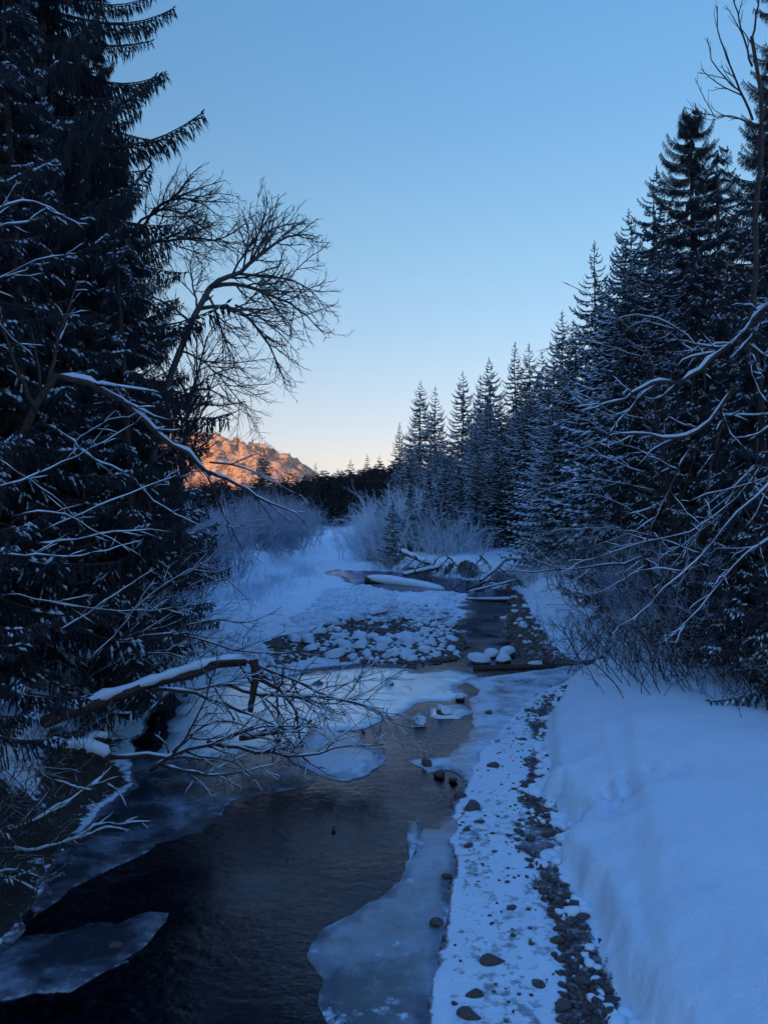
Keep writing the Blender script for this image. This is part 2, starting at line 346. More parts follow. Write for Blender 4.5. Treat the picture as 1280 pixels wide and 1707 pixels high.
def terrain():
    front = np.radians(np.linspace(-34, 34, 371)); rest = np.radians(np.linspace(34, 326, 74))[1:-1]
    ang = np.concatenate([front, rest]); rad = [2.2]
    while rad[-1] < 3300: rad.append(rad[-1]*(1.0115 if rad[-1] < 62 else 1.06))
    rad = np.array(rad); A, Rr = np.meshgrid(ang, rad); x = Rr*np.sin(A); y = Rr*np.cos(A)
    z, dR, dl, dr, ds, dg, db, dst = height(x.ravel(), y.ravel())
    xr, yr = x.ravel(), y.ravel()
    # bare gravel and bare earth
    bare = sm((dR+.05)/.16)
    bare = np.maximum(bare, sm((dg+.03+.42*fbm(xr*3.2, yr*2.2, 4, 46))/.12)*(.62+.9*fbm(xr*2.4, yr*1.6, 3, 47)+.2)*(1-sm((ds+.04)/.1))*.95)
    bare = np.maximum(bare, .36*sm(dst/.1)*(.8+1.6*fbm(xr*1.2, yr*.8, 3, 48))*(1-sm((ds+.05)/.1)))
    bx, by = P(640, 1098); bare = np.maximum(bare, .80*sm((db+.3)/1.0)*np.exp(-((yr-22.0)/2.3)**2)*sm((xr+3.4)/1.5))
    bare = np.maximum(bare, (.60+.5*fbm(xr*.9, yr*.9, 3, 49))*sm((db+.3)/1.0)*(yr > 21)*np.exp(-(np.clip(yr-26, 0, 99)/6.5)**2))
    sx = np.exp(-(np.clip(-dR, 0, 9)/.35)**2)*(yr > 19)*.8; bare = np.maximum(bare, sx)
    bare = np.maximum(bare, .66*np.exp(-((yr-25)/6)**2)*np.exp(-((xr-4.3)/.7)**2))
    bare[(ds > .04) | (dl > .3)] = 0
    band = np.clip(1.25-np.abs(dl-.35)/.6, 0, 1)*(yr < 19)*(yr > 3)
    near = np.exp(-((yr-8.0)/2.2)**2)*sm((dl+.35)/.3)
    earth = band*(.45+1.3*fbm(xr*.8, yr*.8, 3, 40))*1.5+near*(.55+1.2*fbm(xr*1.3, yr*1.3, 3, 44))
    c2 = np.clip(1-np.abs(dr-.28)/.42, 0, 1)*np.exp(-((yr-46)/6.0)**2)
    earth = np.maximum(earth, c2*(.75+3.*fbm(xr*.45+.4, yr*.45, 3, 43))*1.7)
    earth = np.maximum(earth, .55*sm((dr-2.5)/3)*(.6+fbm(xr*.6, yr*.6, 4, 41)))
    earth = np.maximum(earth, .5*sm((dl-1.5)/2)*(yr < 19)*(.6+fbm(xr*.6, yr*.6, 4, 42)))
    nr, na = A.shape
    idx = np.arange(nr*na).reshape(nr, na); a = idx[:-1, :]; b = np.roll(idx, -1, 1)[:-1, :]; c = np.roll(idx, -1, 1)[1:, :]; d = idx[1:, :]
    fc = np.stack([a, d, c, b], -1).reshape(-1, 4)
    V = np.stack([xr, yr, z], 1)
    g = Geo(); g.add(np.concatenate([V, [[0, 0, -.3]]]), fc)
    tri = np.stack([idx[0], np.roll(idx[0], -1), np.full(na, nr*na)], 1); g.f.append(tri); g.m.append(np.zeros(na, int))
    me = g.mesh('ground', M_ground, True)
    for nm, arr in (('bare', bare), ('earth', earth)):
        at = me.attributes.new(nm, 'FLOAT', 'POINT'); at.data.foreach_set('value', np.concatenate([arr, [0]]).astype(np.float32))
    return link('ground', me, kind='structure')
terrain()
def gz(x, y): return float(height(np.array([float(x)]), np.array([float(y)]))[0][0])
def gzs(x, y): return height(np.asarray(x, float), np.asarray(y, float))[0]

# water: one sheet over the bed, ending under the banks
wg = Geo(); wx, wy = np.meshgrid(np.linspace(-9, 8, 18), np.linspace(1, 60, 40)); nx = 18
ii = np.arange(39*18).reshape(39, 18)[:, :-1].ravel()
wg.add(np.stack([wx.ravel(), wy.ravel(), np.zeros(wx.size)], 1), np.stack([ii, ii+1, ii+19, ii+18], 1))
link('water', wg.mesh('water', M_water), kind='structure')

# mountain lit by the low sun
def mountain():
    m, n, b = mat('mountain_rock', .9, .1); co = objc(n)
    f = noise(n, .02, 8, .7, co); f2 = noise(n, .09, 6, .75, co)
    g_ = N(n, 'ShaderNodeNewGeometry'); sp = N(n, 'ShaderNodeSeparateXYZ'); n.links.new(g_.outputs['Normal'], sp.inputs[0])
    c = rampn(n, f, [(.3, (.34, .22, .13)), (.5, (.56, .38, .22)), (.68, (.70, .52, .33))])
    trees = rampn(n, math_(n, 'ADD', f2, math_(n, 'MULTIPLY', math_(n, 'SUBTRACT', f, .5), .8)), [(.42, 0.), (.5, 1.)])
    c = mixc(n, trees, (.20, .12, .07), c)
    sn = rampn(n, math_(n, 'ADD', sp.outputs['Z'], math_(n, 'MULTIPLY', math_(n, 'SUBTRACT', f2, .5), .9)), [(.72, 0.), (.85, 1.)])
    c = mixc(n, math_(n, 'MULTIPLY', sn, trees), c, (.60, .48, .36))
    n.links.new(c, b.inputs['Base Color']); bump(n, b, f2, 14)
    pxs = [-1400, -300, 0, 120, 240, 300, 350, 385, 420, 448, 465, 480, 500, 520, 545, 600, 700, 900]
    pys = [700, 640, 655, 675, 690, 712, 728, 733, 742, 744, 757, 758, 770, 784, 800, 822, 838, 850]
    xs = np.linspace(-3600, 500, 520); vs = np.linspace(0, 1, 110); X, Vv = np.meshgrid(xs, vs)
    Yc = 2550.; crest = CAM_H-(np.interp(640+1280*X/Yc, pxs, pys)-CY)/F*Yc
    Y = 1900+Vv*1000
    prof = np.where(Vv < .65, sm(Vv/.65)*.55+.45*(Vv/.65), 1-sm((Vv-.65)/.5))
    rid = 1-np.abs(fbm(X*.006, Y*.006, 5, 60))*4
    Z = crest*prof+(rid-.5)*.16*crest*np.sin(np.clip(Vv/.65, 0, 1)*math.pi)+fbm(X*.045, Y*.045, 4, 61)*.30*crest*(Vv > .05)*np.clip(prof, 0, 1)
    X = X+0*Y; idx = np.arange(X.size).reshape(X.shape); a = idx[:-1, :-1].ravel()
    g = Geo(); g.add(np.stack([X.ravel(), Y.ravel(), Z.ravel()-3], 1), np.stack([a, a+1, a+1+X.shape[1], a+X.shape[1]], 1))
    link('mountain', g.mesh('mountain', m, False), kind='structure')
mountain()
# the wooded ridge behind the camera that keeps the valley in shade
def ridge():
    m = make_simple('wooded_slope', (.03, .035, .035), (.25, .28, .34), .03, .95)
    az = np.radians(np.linspace(-180, 180, 181)+0); az = az[(np.degrees(az) < -72) | (np.degrees(az) > 120)]
    az = np.sort(np.where(az > 0, az-2*math.pi, az)); vs = np.linspace(0, 1, 14); A, V_ = np.meshgrid(az, vs)
    d = 520+V_*500; edge = sm((np.degrees(A)+240)/30)*sm((-72-np.degrees(A))/22)
    z = 2+188*np.sin(np.clip(V_*1.25, 0, 1)*math.pi/2)*edge*(1+.35*fbm(A*9, V_*2, 4, 70))*(1-.9*sm((V_-.75)/.25))
    idx = np.arange(A.size).reshape(A.shape); a = idx[:-1, :-1].ravel(); k = A.shape[1]
    g = Geo(); g.add(np.stack([(d*np.sin(A)).ravel(), (d*np.cos(A)).ravel(), z.ravel()-2], 1), np.stack([a, a+k, a+k+1, a+1], 1))
    link('hills', g.mesh('hills', m, True), kind='structure')
ridge()

# ---------------------------------------------------------------- ice sheets
def rough_outline(poly, amp, step, seed):
    rg = np.random.default_rng(seed); p = np.array(poly); out_ = []
    q = np.roll(p, -1, 0)
    for a, b in zip(p, q):
        L = np.hypot(*(b-a)); n = max(1, int(L/step)); t = np.arange(n)/n
        nn = np.array((-(b-a)[1], (b-a)[0]))/(L+1e-9)
        for s_ in t:
            c = a+(b-a)*s_; k = (fbm(np.array([c[0]*2.2]), np.array([c[1]*2.2]), 5, seed)[0])*2*amp+rg.normal()*amp*.06
            out_.append(c+nn*k)
    return out_
def sheet(name, poly, z, thick, m, seed, amp=.1, step=.08, dz=.012, smooth_n=2, **k):
    o = rough_outline(poly, amp, step, seed); n = len(o); o = np.array(o)
    xs = np.arange(o[:, 0].min(), o[:, 0].max(), step*2.2); ys = np.arange(o[:, 1].min(), o[:, 1].max(), step*2.2*1.4)
    gx, gy = np.meshgrid(xs, ys); gx = gx.ravel(); gy = gy.ravel(); ins = sdf(gx, gy, o) > step*.9
    pts = [Vector(p) for p in o]+[Vector((a, b)) for a, b in zip(gx[ins], gy[ins])]
    v, e, f, *_ = delaunay_2d_cdt(pts, [(i, (i+1) % n) for i in range(n)], [], 1, 1e-5)
    v = np.array([(p.x, p.y) for p in v]); f = np.array([list(t) for t in f if len(t) == 3])
    zt = z+dz*2*fbm(v[:, 0]*1.7, v[:, 1]*1.7, 4, seed+3); d = sdf(v[:, 0], v[:, 1], o); zt -= .35*thick*(1-sm(d/.06))
    from collections import Counter
    cnt = Counter()
    for t in f:
        for a, b in ((t[0], t[1]), (t[1], t[2]), (t[2], t[0])): cnt[(a, b)] += 1
    g = Geo(); g.add(np.column_stack([v, zt]), f); nb = len(v)
    be = [(a, b) for (a, b) in cnt if (b, a) not in cnt]
    g.add(np.column_stack([v, zt-thick]), np.zeros((0, 3), int)); be = np.array(be)
    g.f.append(np.stack([be[:, 1], be[:, 0], be[:, 0]+nb, be[:, 1]+nb], 1)); g.m.append(np.zeros(len(be), int))
    me = g.mesh(name, m, True); at = me.attributes.new('rim', 'FLOAT', 'POINT'); at.data.foreach_set('value', np.concatenate([1-sm(d/.16), np.zeros(nb)]).astype(np.float32))
    return link(name, me, **k)
MI_grey = ice_material('grey_ice', (.13, .16, .20), (.34, .42, .52), .9, .32, .68, snowy=.60)
MI_milk = ice_material('milky_ice', (.22, .28, .36), (.56, .66, .80), 1.1, .30, .55, (.2, .5), snowy=.58)
MI_dark = ice_material('thin_dark_ice', (.07, .08, .105), (.30, .35, .44), 1.3, .42, .75, (.2, .55), alpha=(.35, .95))
MI_floe = ice_material('wet_ice', (.56, .69, .78), (.82, .92, .96), 1.6, .28, .52, (.03, .18), snowy=.68, alpha=(.75, 1))
ICE = 'ice sheets along the stream'
sheet('ice_sheet', PP([(560, 1790), (540, 1700), (543, 1640), (527, 1600), (521, 1575), (545, 1550), (585, 1532), (640, 1500), (668, 1470), (680, 1440), (694, 1425), (700, 1380), (740, 1362), (776, 1342), (800, 1345), (766, 1400), (758, 1440), (736, 1560), (722, 1640), (716, 1790)]),
      .022, .05, MI_grey, 101, .13, label='wide grey ice sheet jutting into the dark water beside the snowy stony strip', cat='ice sheet', group=ICE)
sheet('ice_sheet', PP([(676, 1372), (704, 1368), (699, 1395), (692, 1420), (683, 1437), (679, 1400)]), .03, .03, MI_grey, 102, .02, .05,
      label='small pale triangular ice flake cracked off the corner of the grey sheet', cat='ice flake', group=ICE)
sheet('ice_sheet', PP([(688, 1268), (712, 1288), (745, 1283), (775, 1298), (800, 1300), (828, 1240), (880, 1180), (905, 1160), (965, 1128), (1015, 1106), (960, 1108), (880, 1120), (820, 1128), (765, 1130), (800, 1150), (780, 1175), (795, 1200), (775, 1235), (750, 1262)]),
      .03, .05, MI_milk, 103, .12, label='long pale blue ice tongue curving past the tip of the snow shelf', cat='ice sheet', group=ICE)
sheet('ice_sheet', PP([(60, 1530), (100, 1500), (150, 1468), (200, 1445), (260, 1405), (338, 1385), (368, 1362), (385, 1335), (430, 1322), (505, 1313), (528, 1300), (512, 1284), (470, 1262), (390, 1250), (300, 1262), (215, 1245), (190, 1310), (120, 1360), (60, 1420), (20, 1500)]),
      .02, .04, MI_dark, 104, .13, .09, .02, label='smooth curved ice ledge below the fallen tree along the left bank', cat='ice sheet', group=ICE)
sheet('ice_sheet', PP([(-60, 1700), (-40, 1600), (40, 1560), (120, 1545), (200, 1538), (268, 1523), (262, 1545), (248, 1572), (222, 1612), (165, 1632), (120, 1650), (60, 1655), (0, 1675)]),
      .02, .04, MI_dark, 105, .16, label='isolated ragged ice patch in the dark water at the lower left corner', cat='ice sheet', group=ICE)
floes = [([(262, 1262), (300, 1170), (288, 1154), (400, 1142), (520, 1124), (640, 1120), (740, 1122), (770, 1140), (745, 1160), (700, 1172), (672, 1190), (640, 1196), (600, 1215), (540, 1222), (500, 1245), (400, 1256), (330, 1266)], 'large pale wet ice field spreading behind the branches of the fallen tree'),
         ([(545, 1118), (610, 1112), (690, 1116), (700, 1128), (640, 1136), (580, 1140), (552, 1132)], 'flat pale ice strip just below the stony bar'),
         ([(480, 1262), (520, 1215), (560, 1222), (600, 1235), (640, 1262), (620, 1290), (580, 1302), (545, 1296), (512, 1282)], 'icy snow crusted floe at the tips of the fallen branches'),
         ([(556, 1150), (640, 1142), (700, 1144), (690, 1165), (640, 1176), (580, 1180), (540, 1172)], 'thin bright floe in midstream between two water gaps'),
         ([(530, 1185), (600, 1186), (640, 1200), (600, 1216), (550, 1208)], 'small bright floe under the outermost fallen twigs'),
         ([(706, 1120), (752, 1116), (795, 1126), (770, 1142), (716, 1140)], 'pale floe touching the capped boulders of the bar'),
         ([(700, 1150), (760, 1148), (780, 1160), (750, 1170), (705, 1168)], 'narrow pale floe left of the long ice tongue'),
         ([(718, 1180), (768, 1175), (790, 1186), (765, 1198), (722, 1196)], 'small floe with a snowy top below the narrow one')]
for i, (pl, lb) in enumerate(floes):
    sheet('ice_floe', PP(pl), .03+.004*(i % 3), .05, MI_floe if i != 2 else MI_milk, 120+i, .10 if i else .15, .1, .02, label=lb, cat='ice floe', group='ice floes in the middle of the stream')
# ---------------------------------------------------------------- conifers
def blades(g, A, B, Wd, mat=0, side=None, cross=True, bulge=.45):
    """needle covered shoots: thin diamonds from A to B, two of them crossed"""
    A = np.asarray(A, float); B = np.asarray(B, float); n = len(A)
    if n == 0: return
    T = B-A; T /= np.linalg.norm(T, axis=1, keepdims=True)+1e-9
    if side is None: side = RNG.normal(size=(n, 3))
    Sd = np.cross(T, side); Sd /= np.linalg.norm(Sd, axis=1, keepdims=True)+1e-9
    Wd = np.broadcast_to(np.asarray(Wd, float), (n,))[:, None]; mid = A+(B-A)*bulge
    for S_ in ([Sd, np.cross(T, Sd)] if cross else [Sd]):
        V = np.stack([A, mid+S_*Wd, B, mid-S_*Wd], 1).reshape(-1, 3); i = np.arange(n)*4
        g.add(V, np.stack([i, i+1, i+2, i+3], 1), mat)
def lumps(g, C_, D_, Ls, Ws, Hs, mat=1):
    """snow lying on a shoot: flattened six cornered lumps stretched along D"""
    C_ = np.asarray(C_, float); n = len(C_)
    if n == 0: return
    D_ = D_/(np.linalg.norm(D_, axis=1, keepdims=True)+1e-9); Sd = np.cross(D_, [0, 0, 1.]); Sd /= np.linalg.norm(Sd, axis=1, keepdims=True)+1e-9
    Up = np.cross(Sd, D_); Ls = np.broadcast_to(Ls, (n,))[:, None]; Ws = np.broadcast_to(Ws, (n,))[:, None]; Hs = np.broadcast_to(Hs, (n,))[:, None]
    V = np.stack([C_+D_*Ls, C_+Sd*Ws, C_-D_*Ls, C_-Sd*Ws, C_+Up*Hs, C_-Up*Hs*.25], 1).reshape(-1, 3); i = np.arange(n)[:, None]*6
    F_ = np.array([(0, 1, 4), (1, 2, 4), (2, 3, 4), (3, 0, 4), (1, 0, 5), (2, 1, 5), (3, 2, 5), (0, 3, 5)])
    g.add(V, (i[:, :, None]+F_[None]).reshape(-1, 3), mat)

def branch_template(L, step, hang, droop, snow, wd, rg, upturn=.32, sec=.36, snow_h=.035):
    """arrays for one spruce branch along +x: shoots (A, B, width) and snow lumps"""
    A = []; B = []; Wd = []; LC = []; LD = []; LL = []; LW = []
    n = max(4, int(L/step)); t = (np.arange(n)+.5)/n; ph = rg.random()*6; snow0 = snow
    ax = np.stack([t*L, L*.05*np.sin(t*3+rg.random()*6)*t, L*(-droop*np.sin(t*2.2)+upturn*t**3*.9)], 1)
    for i in range(n-1): A.append(ax[i]); B.append(ax[i+1]+(ax[i+1]-ax[i])*.3); Wd.append(wd*.8)
    A.append(ax[-1]); B.append(ax[-1]+(ax[-1]-ax[-2])*1.3+[0, 0, wd]); Wd.append(wd*.8)
    for i in range(n):
        snow = snow0*(2.4 if math.sin(t[i]*13+ph) > .35 else .12) if hang > .15 else snow0
        for s_ in (-1, 1):
            if rg.random() < .08: continue
            sl_ = L*sec*(1-t[i]*.86)*min(1, .35+t[i]*2.5)*rg.uniform(.6, 1.1)
            d = np.array([.55+rg.random()*.35, s_*(.75+rg.random()*.3), -.25-rg.random()*.35+upturn*t[i]*.9]); d /= np.linalg.norm(d)
            m = max(1, int(sl_/(step*1.1))); p = ax[i].copy()
            for j in range(m):
                q = p+d*sl_/m; A.append(p); B.append(q+(q-p)*.25); Wd.append(wd*.75)
                if hang > 0:
                    for h in range(rg.integers(2, 5)):
                        hl = hang*rg.uniform(.3, 1.15)*(1-.55*t[i]); e = q+rg.normal(size=3)*hl*.14+np.array([hl*.12, 0, -hl])
                        A.append(p+(q-p)*rg.random()); B.append(e); Wd.append(wd*.5)
                else:
                    for h in (-1, 1):
                        e = q+(d*.6+np.array([.5, -s_*h*.7, -.12+rg.normal()*.15]))*step*rg.uniform(.9, 1.7); A.append(p); B.append(e); Wd.append(wd*.7)
                        if snow > .9 and rg.random() < .6: LC.append((p+e)/2+[0, 0, wd*.4]); LD.append(e-p); LL.append(step*.9); LW.append(wd*rg.uniform(.7, 1.3))
                if rg.random() < snow: LC.append((p+q)/2+[0, 0, wd*.4]); LD.append(d); LL.append(sl_/m*rg.uniform(.6, 1.)); LW.append(wd*rg.uniform(.7, 1.9))
                p = q; d = d+[0.02, 0, -.10]; d /= np.linalg.norm(d)
        if rg.random() < snow*1.4 and i < n-1: LC.append(ax[i]+[0, 0, wd*.5]); LD.append(ax[min(i+1, n-1)]-ax[i-1] if i else ax[1]-ax[0]); LL.append(L/n*.9); LW.append(wd*1.2)
    f = lambda a: np.array(a, float)
    return dict(A=f(A), B=f(B), W=f(Wd), LC=f(LC).reshape(-1, 3), LD=f(LD).reshape(-1, 3), LL=f(LL), LW=f(LW), H=snow_h, ax=ax)
def place_branch(g, T, M, sc, t, mats=(0, 1), cross=True, snow_keep=1.0):
    M = np.asarray(M)
    blades(g, T['A']@M.T*sc+t, T['B']@M.T*sc+t, T['W']*min(max(sc, .75), 1.5)*1.15, mats[0], cross=cross)
    if len(T['LC']) and snow_keep > 0:
        k = RNG.random(len(T['LC'])) < snow_keep
        lumps(g, T['LC'][k]@M.T*sc+t, T['LD'][k]@M.T, T['LL'][k]*sc, T['LW'][k]*sc, T['H']*sc, mats[1])
def rotm(az, pitch): return np.array(Matrix.Rotation(az, 3, 'Z') @ Matrix.Rotation(-pitch, 3, 'Y'))

def trunk_mesh(H, r, mt, k=8, lean=.0):
    W = Wood(); n = 10; t = np.linspace(0, 1, n)
    W.add(np.stack([.08*np.sin(t*4)*lean, .08*np.cos(t*3)*lean, t*H-.25], 1), r*(1-t)**.8+.012+.25*r*(t == 0), 0, k)
    return W.mesh('trunk', mt)
def crown_mesh(H, R, temps, levels, z0, snow, mt, power=.75, per=(4, 7), cross=True, pitch=(-18, 28), seed=0):
    power = .66 if power == .75 else power; levels = int(levels*1.2); rg = np.random.default_rng(seed); g = Geo(); az = 0
    for i in range(levels):
        u = (i+rg.random()*.6)/levels; z = z0+(H-z0)*(1-(1-u)**.92); v = (z-z0)/(H-z0)
        Rz = R*1.08*(1-v)**power*(.35+.65*min(1, v*5+.35)); n = rg.integers(*per); n = max(3, int(n*(1-.2*v)))
        for j in range(n):
            az += 2*math.pi/n+rg.normal()*.25; rr = Rz*rg.uniform(.68, 1.16)+.06
            T = temps[rg.integers(len(temps))]; pt = R_(pitch[0]+(pitch[1]-pitch[0])*v+rg.normal()*5)
            place_branch(g, T, rotm(az, pt), rr, np.array([0, 0, z+rg.normal()*.08]), cross=cross, snow_keep=snow)
    # leader shoot
    k = 7; zz = np.linspace(H-.5, H+.25, k); A = np.stack([0*zz, 0*zz, zz], 1); blades(g, A, A+[0, 0, .22], .035, 0)
    a = RNG.random(10)*6.28; z2 = np.repeat(np.linspace(H-.25, H+.12, 5), 2); A = np.stack([0*z2, 0*z2, z2], 1)
    blades(g, A, A+np.stack([np.cos(a)*.2, np.sin(a)*.2, 0*a+.12], 1), .03, 0)
    return g.mesh('crown', mt)
def tree_root(name, **k):
    o = bpy.data.objects.new(name, None); COL.objects.link(o); o.empty_display_size = .3; return tag(o, **k)

rg0 = np.random.default_rng(3)
TM = [branch_template(1.0, .105, .10, .20, .62, .032, rg0, upturn=.20, snow_h=.04) for _ in range(5)]      # unit mid branches (scaled by radius)
TN = [branch_template(1.0, .12, 0, .26, .95, .05, rg0, upturn=.12, snow_h=.05) for _ in range(4)]      # snow laden
TF = [branch_template(1.0, .24, 0, .22, .25, .085, rg0, upturn=.2, sec=.34, snow_h=.05) for _ in range(4)]  # far
MT = [M_needle, M_snow]; MF = [M_needlef, M_snow]
def make_tree(name, H, R, temps, levels, z0, snow, mt, cat, seed, tr=.16, **k):
    r = tree_root(name, label='x', cat=cat)
    link('trunk', trunk_mesh(H, tr, M_bark, lean=1.5), r); link('crown', crown_mesh(H, R, temps, levels, z0, snow, mt, seed=seed, **k), r)
    return r
MID = [make_tree('spruce_tree', 21, R, TM, lv, z0, sn, MT, 'spruce', 10+i, tr=.2) for i, (R, lv, z0, sn) in enumerate([(4.0, 48, 2.0, .9), (3.6, 46, 3.0, .7), (4.3, 50, 1.2, 1.0), (3.3, 44, 2.0, .8)])]
SLIM = [make_tree('spruce_tree', 21, R, TM, lv, z0, .25, MT, 'spruce', 20+i, tr=.17) for i, (R, lv, z0) in enumerate([(3.5, 52, 3.0), (2.9, 48, 4.0)])]
YOUNG = [make_tree('young_spruce', 6, R, TN, lv, .3, 1.0, MT, 'young spruce', 30+i, tr=.07, pitch=(-12, 40)) for i, (R, lv) in enumerate([(1.35, 24), (1.1, 26), (1.6, 22)])]
FAR = [make_tree('spruce_tree', 20, R, TF, lv, 1.5, .5, MF, 'spruce', 40+i, tr=.18, per=(4, 6)) for i, (R, lv) in enumerate([(2.6, 26), (3.1, 24), (2.1, 28), (3.4, 22)])]
def put(proto, x, y, h, label, group, h0=21.0, wide=1.0, dz=-.1):
    s_ = h/h0; return clone(proto, (x, y, gz(x, y)+dz), RNG.random()*6.28, (s_*wide, s_*wide, s_), label, group, (RNG.normal()*.012, RNG.normal()*.012))
def tip(px, py, Y): """x and z of a tree top seen at a pixel"""; return ((px-CX)/F*Y, CAM_H-(py-CY)/F*Y)

RG = 'snow dusted spruces along the right edge of the forest'
front = [(665, 706, 122, SLIM[1], 'small slender spruce at the far left end of the right forest edge'),
 (700, 638, 104, MID[1], 'dark pointed spruce, taller of the isolated pair ending the right forest'),
 (724, 646, 108, MID[3], 'slightly shorter slim spruce close beside the dark pointed one of the pair'),
 (774, 622, 88, MID[1], 'cone shaped spruce right of the isolated pair, with a single sharp top'),
 (818, 600, 84, MID[0], 'broad topped spruce between the cone shaped one and the two thin spires'),
 (800, 628, 90, MID[3], 'shorter spruce peeping out left of the broad topped one'),
 (862, 574, 82, SLIM[1], 'thin spire spruce, left of the two close spires above the snowy trees'),
 (887, 576, 80, SLIM[0], 'thin spire spruce, right of the two close spires above the snowy trees'),
 (930, 524, 64, MID[1], 'spruce with a ragged top just left of the tall narrow one'),
 (905, 590, 66, MID[0], 'lower bushy spruce tucked under the ragged topped one'),
 (991, 412, 55, MID[3], 'tall narrow spruce with a thin needled spire half way up the forest edge'),
 (1056, 358, 50, MID[2], 'full crowned spruce with rounded snowy shoulder beside the thin spire'),
 (1090, 292, 44, MID[0], 'spruce with a long bare leader standing over the rounded one')]
for px, py, Y, pr, lb in front:
    x, zt = tip(px, py, Y); g0 = gz(x, Y); put(pr, x, Y, zt-g0+.1, lb, RG, 21, 1.05)
# nearer snowy trees that fill the lower half of the forest edge
for px, py, Y, pr, lb in [(748, 735, 66, MID[2], 'snowy medium spruce in front of the cone shaped one'),
  (790, 705, 62, MID[2], 'thickly snowed spruce whose branches reach the cut bank'),
  (838, 668, 58, MID[0], 'snowy spruce standing right of the one over the cut bank'),
  (880, 640, 56, MID[2], 'wide snowy spruce below the two thin spires'),
  (925, 600, 48, MID[0], 'snowy spruce in the middle of the right forest, lower half well whitened'),
  (960, 540, 45, MID[2], 'wide snow dusted spruce left below the tall narrow spire'),
  (1010, 470, 42, MID[0], 'spruce in front of the tall narrow spire with layered white boughs'),
  (1050, 420, 36, MID[2], 'spruce with dense layered boughs behind the snowy arching limbs'),
  (1110, 400, 30, MID[0], 'large dark spruce behind the arching snow covered limbs')]:
    x, zt = tip(px, py, Y); g0 = gz(x, Y); put(pr, x, Y, zt-g0+.1, lb, RG, 21, 1.3)
rgf = np.random.default_rng(12)
for k in range(48):       # the wood behind the edge
    Y = 24+110*rgf.random()**1.1; x = (15.5 if Y < 60 else 15.5)+rgf.random()*13+.03*Y
    if x/Y > .62: continue
    h = rgf.uniform(13, 18.5); put((MID+SLIM)[rgf.integers(6)], x, Y, h, 'dark spruce inside the wood behind the front row of the right bank', 'spruces inside the right wood', 21, 1.15)
for k in range(16):
    Y = 50+70*rgf.random(); x = rgf.uniform(7.5, 13) if Y < 80 else rgf.uniform(8, 15)
    if x < 9 and Y < 60: x += 3
    h = rgf.uniform(7, 12); put(MID[rgf.integers(4)], x, Y, h, 'half grown snowy spruce filling a gap in the right forest edge', 'half grown spruces in the right forest edge', 21, 1.25)
for k in range(34):       # spruces whose skirts reach the lip of the bank
    Y = 41+62*rgf.random()**1.2; e = np.interp(Y, [41, 46.5, 48.5, 52, 58, 70, 92, 105], [7.4, 5.0, 3.8, 3.0, 2.4, 2.2, 1.2, .4]); x = e+rgf.uniform(1.0, 6.5)
    h = rgf.uniform(4.5, 9.5) if k % 3 else rgf.uniform(9, 13); put(MID[rgf.integers(4)], x, Y, h, 'half grown snowy spruce with its skirt down to the lip of the cut bank', 'half grown spruces along the cut bank', 21, 1.5, -.3-.05*h)
for k in range(60):       # dark wood left of the channel
    Y = rgf.uniform(62, 160); x = np.interp(Y, [62, 90, 160], [-11, -14, -22])-abs(rgf.normal())*.10*Y
    top = 800+rgf.normal()*7; zt = CAM_H-(top-CY)/F*Y; put(FAR[rgf.integers(4)], x, Y, max(4, zt-gz(x, Y)), 'dark spruce behind the bushes left of the snowy channel', 'spruces left of the snowy channel', 20, 1.6)
# small snowy spruces at the end of the cut bank
for px, py, Y, h_, pr, lb in [(655, 838, 53.5, 0, 0, 'small snow laden spruce leaning over the stream at the left end of the cut bank'), (686, 812, 54, 0, 1, 'snow laden young spruce just right of the leaning one'),
   (717, 798, 53, 0, 1, 'snow laden young spruce with drooping boughs, third along the bank'), (650, 800, 80, 0, 2, 'frosted young spruce behind the leaning one'),
   (640, 822, 60, 0, 2, 'low bushy frosted spruce beside the snowy channel'), (736, 768, 56, 0, 0, 'taller white young spruce against the dark trunks'), (765, 780, 52, 0, 1, 'white young spruce at the foot of the medium spruce'),
   (672, 790, 90, 0, 1, 'thin white spruce top among the frosted bushes'), (700, 800, 84, 0, 1, 'tiny white spruce top above the frosted bushes'), (606, 850, 95, 0, 2, 'low white spruce at the bend of the snowy channel')]:
    x, zt = tip(px, py, Y); g0 = gz(x, Y); put(YOUNG[pr], x, Y, zt-g0, lb, 'snow laden young spruces', 6, 1.1)

